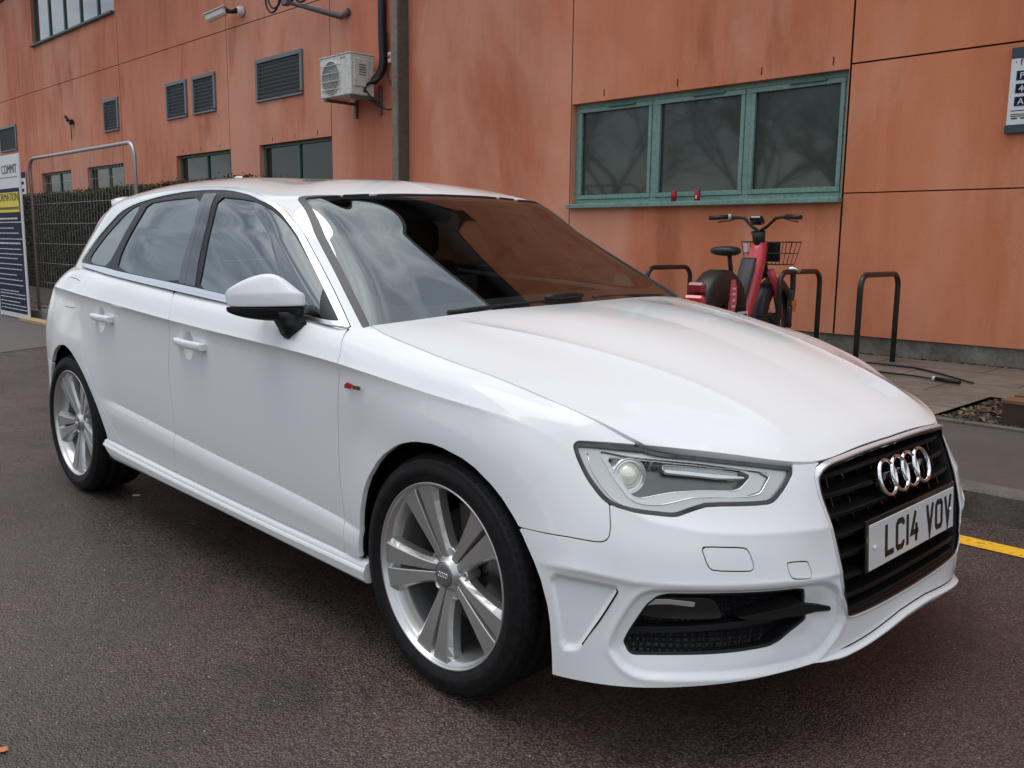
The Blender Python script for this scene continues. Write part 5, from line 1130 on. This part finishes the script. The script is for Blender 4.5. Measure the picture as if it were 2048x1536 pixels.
# ================= cycle stands =================
STM=mat('stand_black_steel',(.020,.020,.021),.38,.2,.2,fn=lambda nt,b:(nt.links.new(ramp(nt,noise(nt,coords(nt),9,4),[(.45,(.018,.018,.019)),(.78,(.05,.040,.034))]).outputs[0],b.inputs['Base Color'])))
def stand(x,y0,y1,ztop,label,z0=.13):
    r=.11; P=[(0,0,0),(0,0,ztop-z0-r)]+[(0,r-r*math.cos(q),ztop-z0-r+r*math.sin(q)) for q in np.linspace(.15,math.pi/2,7)]
    w=y1-y0; P+=[(0,w-r+r*math.sin(q),ztop-z0-r+r*math.cos(q)) for q in np.linspace(0,math.pi/2-.15,7)]+[(0,w,ztop-z0-r),(0,w,0)]
    b=MB(); b.tube(P,.024,12); o=b.build('cycle_stand',STM); o.location=(x,y0,z0); tag(o,label,'cycle stand','cycle stands on the paving'); return o
stand(-1.68,5.08,5.82,.925,'empty black hoop cycle stand furthest right on the paving'); stand(-2.42,5.08,5.82,.925,'black hoop cycle stand directly right of the red bike, with a lock on it')
stand(-3.88,5.08,5.82,.925,'black hoop cycle stand left of the red bike, next to the windscreen pillar'); stand(-4.75,5.08,5.82,.925,'hoop cycle stand seen through the windscreen, nearest to the red bike'); stand(-5.6,5.08,5.82,.925,'hoop cycle stand seen through the windscreen, middle one'); stand(-6.45,5.08,5.82,.925,'hoop cycle stand seen through the windscreen, furthest left')
# chain lock on the stand
b=MB(); b.tube([(-2.42,5.30+.02*math.sin(6*t),.915-.50*t+.03*math.sin(20*t)) for t in np.linspace(0,1,22)],.026,8); o=b.build('bike_lock',mat('lock_black',(.02,.02,.02),.4)); tag(o,'black chain lock with an orange sleeve hanging from the cycle stand','lock')
MB().lathe([(.036,-.05),(.040,0),(.036,.05)],12,Matrix.Translation((-2.42,5.32,.62))).build('orange_sleeve',mat('orange_sleeve',(.65,.16,.02),.5),o); MB().tube([(-2.46,5.29,.95),(-2.42,5.33,.955),(-2.38,5.36,.93)],.020,8).build('lock_clasp',CHROME,o)
# ================= hire e-bike =================
BK=empty('electric_hire_bike',(-2.60,4.38,.13),math.radians(97)); BK.scale=(1.04,1.15,1.03); tag(BK,'red and black electric hire bike parked facing the wall','bicycle')
RED=mat('bike_red',(.62,.045,.07),.35,0,.4); PINK=mat('bike_pink_panel',(.75,.13,.16),.4); BB=mat('bike_black',(.016,.016,.018),.45)
def bwheel(x,name='wheel'):
    W_=empty(name,(x,0,.33)); W_.parent=BK; M=Matrix.Rotation(math.pi/2,4,'X')
    b=MB(); b.lathe([(.30+.030*math.cos(q),.026*math.sin(q)) for q in np.linspace(0,2*math.pi,11)],48,M); b.build('tyre',RUBBER,W_)
    b=MB(); b.lathe([(.268,-.012),(.276,-.014),(.276,.014),(.268,.012)],48,M,closed=True); b.build('rim',BB,W_)
    b=MB()
    for k in range(14):
        q=2*math.pi*k/14; b.tube([(.04*math.cos(q+.4),.02*(-1)**k,.04*math.sin(q+.4)),(.27*math.cos(q),0,.27*math.sin(q))],.002,4,sm=False)
    b.build('spokes',mat('spoke_steel',(.3,.3,.3),.4,.8),W_); MB().lathe([(0,-.055),(.055,-.05),(.055,.05),(0,.055)],20,M).build('hub',BB,W_)
bwheel(0);bwheel(1.13)
# main beam: thick tube from the head down to the step-through
def beam(b,secs):
    S_=[]
    for x,z,hw,d,ang in secs:
        u=(math.cos(ang),math.sin(ang)); S_.append([(x+u[0]*s*d,t*hw,z+u[1]*s*d) for s,t in ((-1,-.75),(-1,.75),(-.4,1),(.4,1),(1,.7),(1,-.7),(.4,-1),(-.4,-1))])
    loft(b,S_)
b=MB(); beam(b,[(.40,.28,.060,.09,.5),(.48,.40,.068,.100,.35),(.61,.62,.070,.095,.30),(.71,.84,.070,.085,.28),(.765,.97,.062,.068,.2),(.775,1.03,.050,.055,.1)]); b.build('frame_beam',RED,BK)
b=MB(); beam(b,[(.315,.36,.056,.032,.35),(.435,.60,.060,.030,.33),(.575,.885,.060,.026,.30)]); b.build('battery_pack',mat('battery_black',(.03,.03,.033),.55),BK)
b=MB(); b.tube([(.765,0,.98),(.75,0,1.06),(.735,0,1.12)],[.052,.048,.058],14); b.build('head_tube',BB,BK)
b=MB(); b.tube([(.80,0,.95),(.92,0,.74)],.035,10); 
for s in(-1,1): b.tube([(.92,0,.74),(.94,s*.065,.68),(1.13,s*.065,.33)],[.025,.022,.017],8)
b.build('fork',BB,BK)
b=MB(); b.tube([(.62,-.36,1.235),(.70,-.24,1.245),(.755,-.13,1.235),(.755,-.06,1.16),(.745,0,1.12),(.755,.06,1.16),(.755,.13,1.235),(.70,.24,1.245),(.62,.36,1.235)],.014,8); b.build('handlebar',BB,BK)
for s in(-1,1):
    MB().tube([(.70,s*.24,1.245),(.615,s*.375,1.235)],.021,10).build('grip',BB,BK); MB().tube([(.735,s*.18,1.24),(.745,s*.25,1.215),(.69,s*.33,1.20)],.007,6).build('brake_lever',BB,BK)
MB().tube([(.705,.225,1.245),(.695,.245,1.245)],.027,10).build('shift_ring',mat('shift_grey',(.45,.45,.45),.4),BK)
MB().box((.70,0,1.215),(.10,.11,.055),Matrix.Rotation(math.radians(35),4,'Y').to_3x3(),.018).build('display',BLACKG,BK)
b=MB(); beam(b,[(.10,.985,.050,.03,1.57),(.20,.99,.085,.032,1.57),(.25,.985,.080,.03,1.57)]) if False else None
b=MB(); sec=[]
for x,hw,h in ((.01,.06,.022),(.04,.115,.040),(.12,.130,.045),(.21,.09,.042),(.30,.045,.034),(.36,.028,.020)): sec.append([(x,t*hw,.950+s*h) for s,t in ((-1,-.7),(-1,.7),(0,1),(.8,.8),(1,0),(.8,-.8),(0,-1))])
loft(b,sec); o=b.build('saddle',BB,BK); subd(o,1)
MB().tube([(.17,0,.95),(.22,0,.80),(.27,0,.62)],.018,8).build('seat_post',BB,BK)
# rear mudguard fairing
b=MB(); sec=[]
for q in np.linspace(math.radians(200),math.radians(15),13):
    R_=.43+.04*math.sin(q)**2; c=(0,0); hw=.066+.026*math.sin(q) ; ri=.34; sec.append([(R_*math.cos(q),-hw*.7,.33+R_*math.sin(q)),(R_*math.cos(q),hw*.7,.33+R_*math.sin(q)),((R_-.03)*math.cos(q),hw,.33+(R_-.03)*math.sin(q)),((ri-.12)*math.cos(q),hw,.33+(ri-.12)*math.sin(q)),((ri-.12)*math.cos(q),hw-.012,.33+(ri-.12)*math.sin(q)),((ri)*math.cos(q),hw-.012,.33+(ri)*math.sin(q)),((ri)*math.cos(q),-hw+.012,.33+(ri)*math.sin(q)),((ri-.12)*math.cos(q),-hw+.012,.33+(ri-.12)*math.sin(q)),((ri-.12)*math.cos(q),-hw,.33+(ri-.12)*math.sin(q)),((R_-.03)*math.cos(q),-hw,.33+(R_-.03)*math.sin(q))])
loft(b,sec); b.build('rear_mudguard',BB,BK)
b=MB(); sec=[]
for q in np.linspace(math.radians(205),math.radians(10),11):
    cq,sq=math.cos(q),math.sin(q); sec.append([(1.13+r*cq,t,.33+r*sq) for r,t in ((.375,-.04),(.375,.04),(.35,.06),(.27,.062),(.27,.05),(.345,.045),(.345,-.045),(.27,-.05),(.27,-.062),(.35,-.06))])
loft(b,sec); b.build('front_mudguard',BB,BK)
for s in(-1,1): MB().tube([(.90,s*.05,.78),(.95,s*.078,.66),(1.12,s*.082,.36)],[.034,.030,.022],8).build('fork_cover',RED,BK)
b=MB(); b.tube([(.20,0,.60),(.34,0,.42),(.44,0,.32)],[.05,.06,.05],10); b.build('seat_tube',PINK,BK)
for s in(-1,1): MB().tube([(0,s*.07,.33),(.42,s*.06,.31)],.018,8).build('chain_stay',BB,BK)
b=MB(); b.prism([(.02,.47),(.09,.45),(.12,.52),(.12,.64),(.08,.72),(.03,.72),(.005,.60)],'y',-.102,-.08); b.build('side_badge',PINK,BK)
b=MB(); 
for z in (.50,.55,.60,.645): b.box((.063,-.103,z),(.05,.003,.018))
b.build('badge_lettering',WHT,BK)
MB().box((-.40,0,.56),(.07,.16,.09),bev=.02).build('rear_light',mat('bike_light_red',(.55,.01,.015),.2,0,1),BK); MB().box((-.375,0,.66),(.06,.14,.09),bev=.02).build('rear_reflector',mat('bike_reflector',(.22,.01,.012),.3,0,.5),BK)
PT=MB().box((.20,-.122,.41),(.20,.004,.085),bev=.001).build('bike_plate',WHT,BK); MB().box((.20,-.125,.415),(.15,.002,.03)).build('plate_marks',INKB,PT)
# basket
b=MB()
def rect(z,x0,x1,hw,r=.004): b.tube([(x0,-hw,z),(x1,-hw,z),(x1,hw,z),(x0,hw,z),(x0,-hw,z)],r,5,sm=False)
rect(1.03,.86,1.20,.19,.006); rect(.93,.875,1.17,.175); rect(.83,.89,1.14,.16)
for k in range(6):
    t=k/5; b.tube([(1.20,-.19+.38*t,1.03),(1.14,-.16+.32*t,.83)],.003,4,sm=False); b.tube([(.86,-.19+.38*t,1.03),(.89,-.16+.32*t,.83)],.003,4,sm=False); b.tube([(.89,-.16+.32*t,.83),(1.14,-.16+.32*t,.83)],.003,4,sm=False)
for k in range(4):
    t=k/3
    for s in(-1,1): b.tube([(.86+.34*t,s*.19,1.03),(.89+.25*t,s*.16,.83)],.003,4,sm=False)
b.build('basket',BB,BK); MB().box((.90,-.06,.94),(.012,.13,.17),bev=.004).build('basket_panel',BLACKS,BK); MB().box((.885,.16,.97),(.01,.035,.09)).build('basket_card',WHT,BK)
MB().tube([(.44,-.10,.30),(.44,.10,.30)],.05,14).build('motor_hub',BB,BK)
for s,q in((-1,.6),(1,.6+math.pi)): MB().tube([(.44,s*.09,.30),(.44+.16*math.cos(q),s*.10,.30+.16*math.sin(q))],.010,6).box((.44+.16*math.cos(q),s*.15,.30+.16*math.sin(q)),(.09,.09,.02)).build('pedal',BB,BK)
# ================= site fence, banner, hedge =================
GALV=mat('galvanised_steel',(.42,.42,.41),.42,.85)
def fence(x0,x1,y,ztop,label,dz=.1,spc=.095):
    Fp=empty('mesh_fence_panel',(x0,y,dz)); tag(Fp,label,'fence'); L=x1-x0; h=ztop-dz; r=.16
    P=[(0,0,0),(0,0,h-r)]+[(r-r*math.cos(q),0,h-r+r*math.sin(q)) for q in np.linspace(.1,math.pi/2,7)]+[(L-r+r*math.sin(q),0,h-r+r*math.cos(q)) for q in np.linspace(0,math.pi/2-.1,7)]+[(L,0,h-r),(L,0,0)]
    MB().tube(P,.021,10).build('frame',GALV,Fp); MB().tube([(0,0,.1),(L,0,.1)],.016,8).build('bottom_rail',GALV,Fp)
    b=MB(); n=int(L/spc)
    for k in range(1,n): b.tube([(L*k/n,0,.1),(L*k/n,0,h-.01)],.0017,4,cap=False,sm=False)
    for z in np.linspace(.18,h-.35,7): b.tube([(0,0,z),(L,0,z)],.0024,4,cap=False,sm=False); 
    b.build('wire_mesh',GALV,Fp)
    return Fp
fence(-12.05,-8.55,1.93,2.20,'wire mesh fence panel with a rounded tubular top in front of the hedge')
for x in (-8.45,-12.0):
    o=MB().prism([(-.35,0),(.35,0),(.30,.13),(-.30,.13)],'y',-.11,.11).build('fence_foot',mat('foot_concrete',(.22,.21,.19),.9)); o.location=(x,2.0,.004); tag(o,'concrete block foot under the '+('right-hand' if x>-9 else 'left-hand')+' end of the mesh fence','fence foot','fence feet')
o=MB().box((0,0,.025),(2.2,.16,.045),bev=.004).build('timber_plank',mat('plank_yellow',(.42,.30,.14),.8,fn=_wood)); o.data.materials[0]=mat('plank_pale',(.40,.30,.16),.8); o.location=(-10.9,1.72,.004); tag(o,'pale timber plank lying along the foot of the fence','plank')
BN=empty('banner',(-12.52,1.75,.02)); tag(BN,'tall white and navy information banner with a yellow box at the left edge','banner')
MB().box((0,0,1.12),(1.30,.02,2.24),bev=.003).build('banner_sheet',WHT,BN); MB().box((-.01,-.0115,.93),(1.20,.004,1.72)).build('navy_panel',NAVY,BN); MB().box((0,-.0145,1.60),(1.12,.004,.27),bev=.001).build('yellow_box',YEL,BN)
text('COMMIT',.17,(-.12,-.012,1.99),INKB,BN,sx=1.0); text('INFORMATION',.155,(-.55,-.018,1.62),INKB,BN,sx=1.05)
b=MB()
for z in (1.94,): b.box((.1,-.0125,z),(.9,.003,.006))
b.build('rule',INKB,BN)
b=MB()
for k in range(22): b.box((.52-.047*k,-.0178,1.52),(.03,.002,.035))
b.build('box_small_print',INKB,BN)
r2=random.Random(8)
for i,z in enumerate((1.38,1.33,1.25,1.18,1.10,1.04,.96,.89,.83,.75,.68,.60,.53,.46,.37,.33,.28,.22,.17,.12)):
    b=MB(); x=.53; first=x
    end=-.5+r2.random()*.15; big=i in (0,5); x=-.55
    stop=.53-r2.random()*(.45 if i%3==2 else .08)
    while x<stop:
        w=r2.uniform(.03,.11); b.box((x+w/2,-.0145,z),(w,.002,.012 if not big else .022)); x+=w+.018
    b.build('text_line',WHT,BN)
# hedge
HG=empty('hedge',(-18.5,5.0,0)); tag(HG,'long clipped dark hedge between the mesh fence and the building','hedge')
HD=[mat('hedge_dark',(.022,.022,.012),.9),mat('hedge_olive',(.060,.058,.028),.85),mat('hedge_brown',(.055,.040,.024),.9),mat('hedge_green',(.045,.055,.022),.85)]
MB().box((0,.1,1.02),(14.6,.75,2.0)).build('branches',mat('hedge_core',(.012,.011,.007),1),HG)
rnd=random.Random(11); V=[];F=[];mi=[]
for i in range(42000):
    x=rnd.uniform(-7.5,7.5); f=rnd.random()
    if f<.72: y=-.36+abs(rnd.gauss(0,.07))-.05*rnd.random(); z=rnd.uniform(.02,2.1)
    else: y=rnd.uniform(-.4,.5); z=2.03+rnd.gauss(.0,.045)+.03*math.sin(x*3)
    y+=.05*math.sin(x*2.1+z*3)
    s=rnd.uniform(.014,.036); n=Vector((rnd.gauss(0,.7),rnd.gauss(-.8,.6),rnd.gauss(.3,.7))).normalized(); u=n.orthogonal().normalized(); q=rnd.random()*6.28; w=n.cross(u); a=u*math.cos(q)+w*math.sin(q); c=n.cross(a)
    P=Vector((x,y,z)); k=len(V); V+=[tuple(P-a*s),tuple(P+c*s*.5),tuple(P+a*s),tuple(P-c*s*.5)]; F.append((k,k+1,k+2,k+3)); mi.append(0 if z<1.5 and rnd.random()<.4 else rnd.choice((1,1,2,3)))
o=obj('foliage',V,F,HD[0],HG); [o.data.materials.append(c) for c in HD[1:]]; o.data.polygons.foreach_set('material_index',mi)
# ================= bare trees across the road (seen in the glass and the paint) =================
BARK=mat('tree_bark',(.045,.036,.028),.9)
def tree_mesh(seed):
    r=random.Random(seed); b=MB(); tw=MB()
    def grow(p,d,L,rad,lv):
        n=3 if lv<3 else 2; P=[p]; D=d
        for i in range(n): D=(D+Vector((r.gauss(0,.13),r.gauss(0,.13),r.gauss(.03,.08)))).normalized(); P.append(P[-1]+D*L/n)
        (b if lv<2 else tw).tube(P,[rad*(1-.4*i/n) for i in range(n+1)],6 if lv<2 else 3,cap=False,sm=lv<2)
        if lv>=5: return
        for k in range({0:5,1:4,2:4,3:4,4:4}[lv]):
            t=r.uniform(.45,1.0); i=min(int(t*n),n-1); q=P[i].lerp(P[i+1],t*n-i); a=Vector((r.gauss(0,1),r.gauss(0,1),r.gauss(.25,.6))).normalized(); grow(q,(D*.75+a*.75).normalized(),L*r.uniform(.55,.75),rad*.50,lv+1)
    grow(Vector((0,0,0)),Vector((0,0,1)),3.6,.17,0); return b,tw
protos=[tree_mesh(3),tree_mesh(7)]
TR=None; k=0
for i,(x,y,s,a) in enumerate(((-3.5,-13,1.0,0),(-7.5,-15,1.15,1.2),(-12,-14,.95,2.2),(-17,-16,1.2,.7),(-23,-15,1.1,3.3),(1.5,-15,1.1,4.0),(6.5,-14,1.0,5.1),(-30,-17,1.3,2.0))):
    key=('t0' if i%2==0 else 't1')
    if i<2:
        T_=empty('bare_tree',(x,y,0),a); o1=protos[i][0].build('trunk',BARK,T_); o2=obj('twigs',protos[i][1].V,protos[i][1].F,BARK,T_); src=(locals().get('SRC') or {}); src[i]=(o1,o2); SRC=src
    else:
        T_=empty('bare_tree',(x,y,0),a)
        for q in SRC[i%2]: c=q.copy(); c.parent=T_; COL.objects.link(c)
    T_.scale=(s,s,s); tag(T_,'bare leafless tree across the road, '+('standing straight behind the photographer','second to the right of the photographer','third to the right, the shorter one','fourth to the right, the taller one','fifth along towards the far end of the hedge','first to the left of the photographer','second and last to the left of the photographer','furthest away at the far end of the hedge')[i],'tree','bare trees across the road')
o=MB().box((-10,-19,1.1),(60,1.2,2.2)).build('boundary_hedge',HD[0]); tag(o,'dark boundary hedge across the road behind the bare trees','hedge')
# loose grit and a leaf on the road
rnd=random.Random(21)
o=scatter('road_grit',260,lambda:(rnd.uniform(-3.5,1.6),rnd.uniform(-2.0,1.3),.003),lambda:rnd.uniform(.0012,.0035),[mat('grit_pale',(.32,.29,.25),.8),mat('grit_dark',(.02,.018,.016),.9),LEAFC[0]]); tag(o,'loose grit and tiny specks scattered over the asphalt','grit')
b=MB(); b.add([(0,0,0),(.012,.009,.004),(.028,.006,.002),(.034,-.004,.005),(.022,-.012,.001),(.008,-.009,.003)],[(0,1,2,3,4,5)]); o=b.build('fallen_leaf',mat('leaf_orange',(.50,.17,.05),.7)); o.location=(-0.487,-1.778,.003); tag(o,'small orange leaf on the asphalt at the bottom left corner','leaf')
# litter on the road
o=MB().box((0,0,.003),(.034,.014,.004),bev=.0015).build('litter',WHT); o.location=(-2.352,-.70,.002); o.rotation_euler=(0,0,.9); tag(o,'small white scrap of litter on the asphalt just in front of the rear wheel','litter')
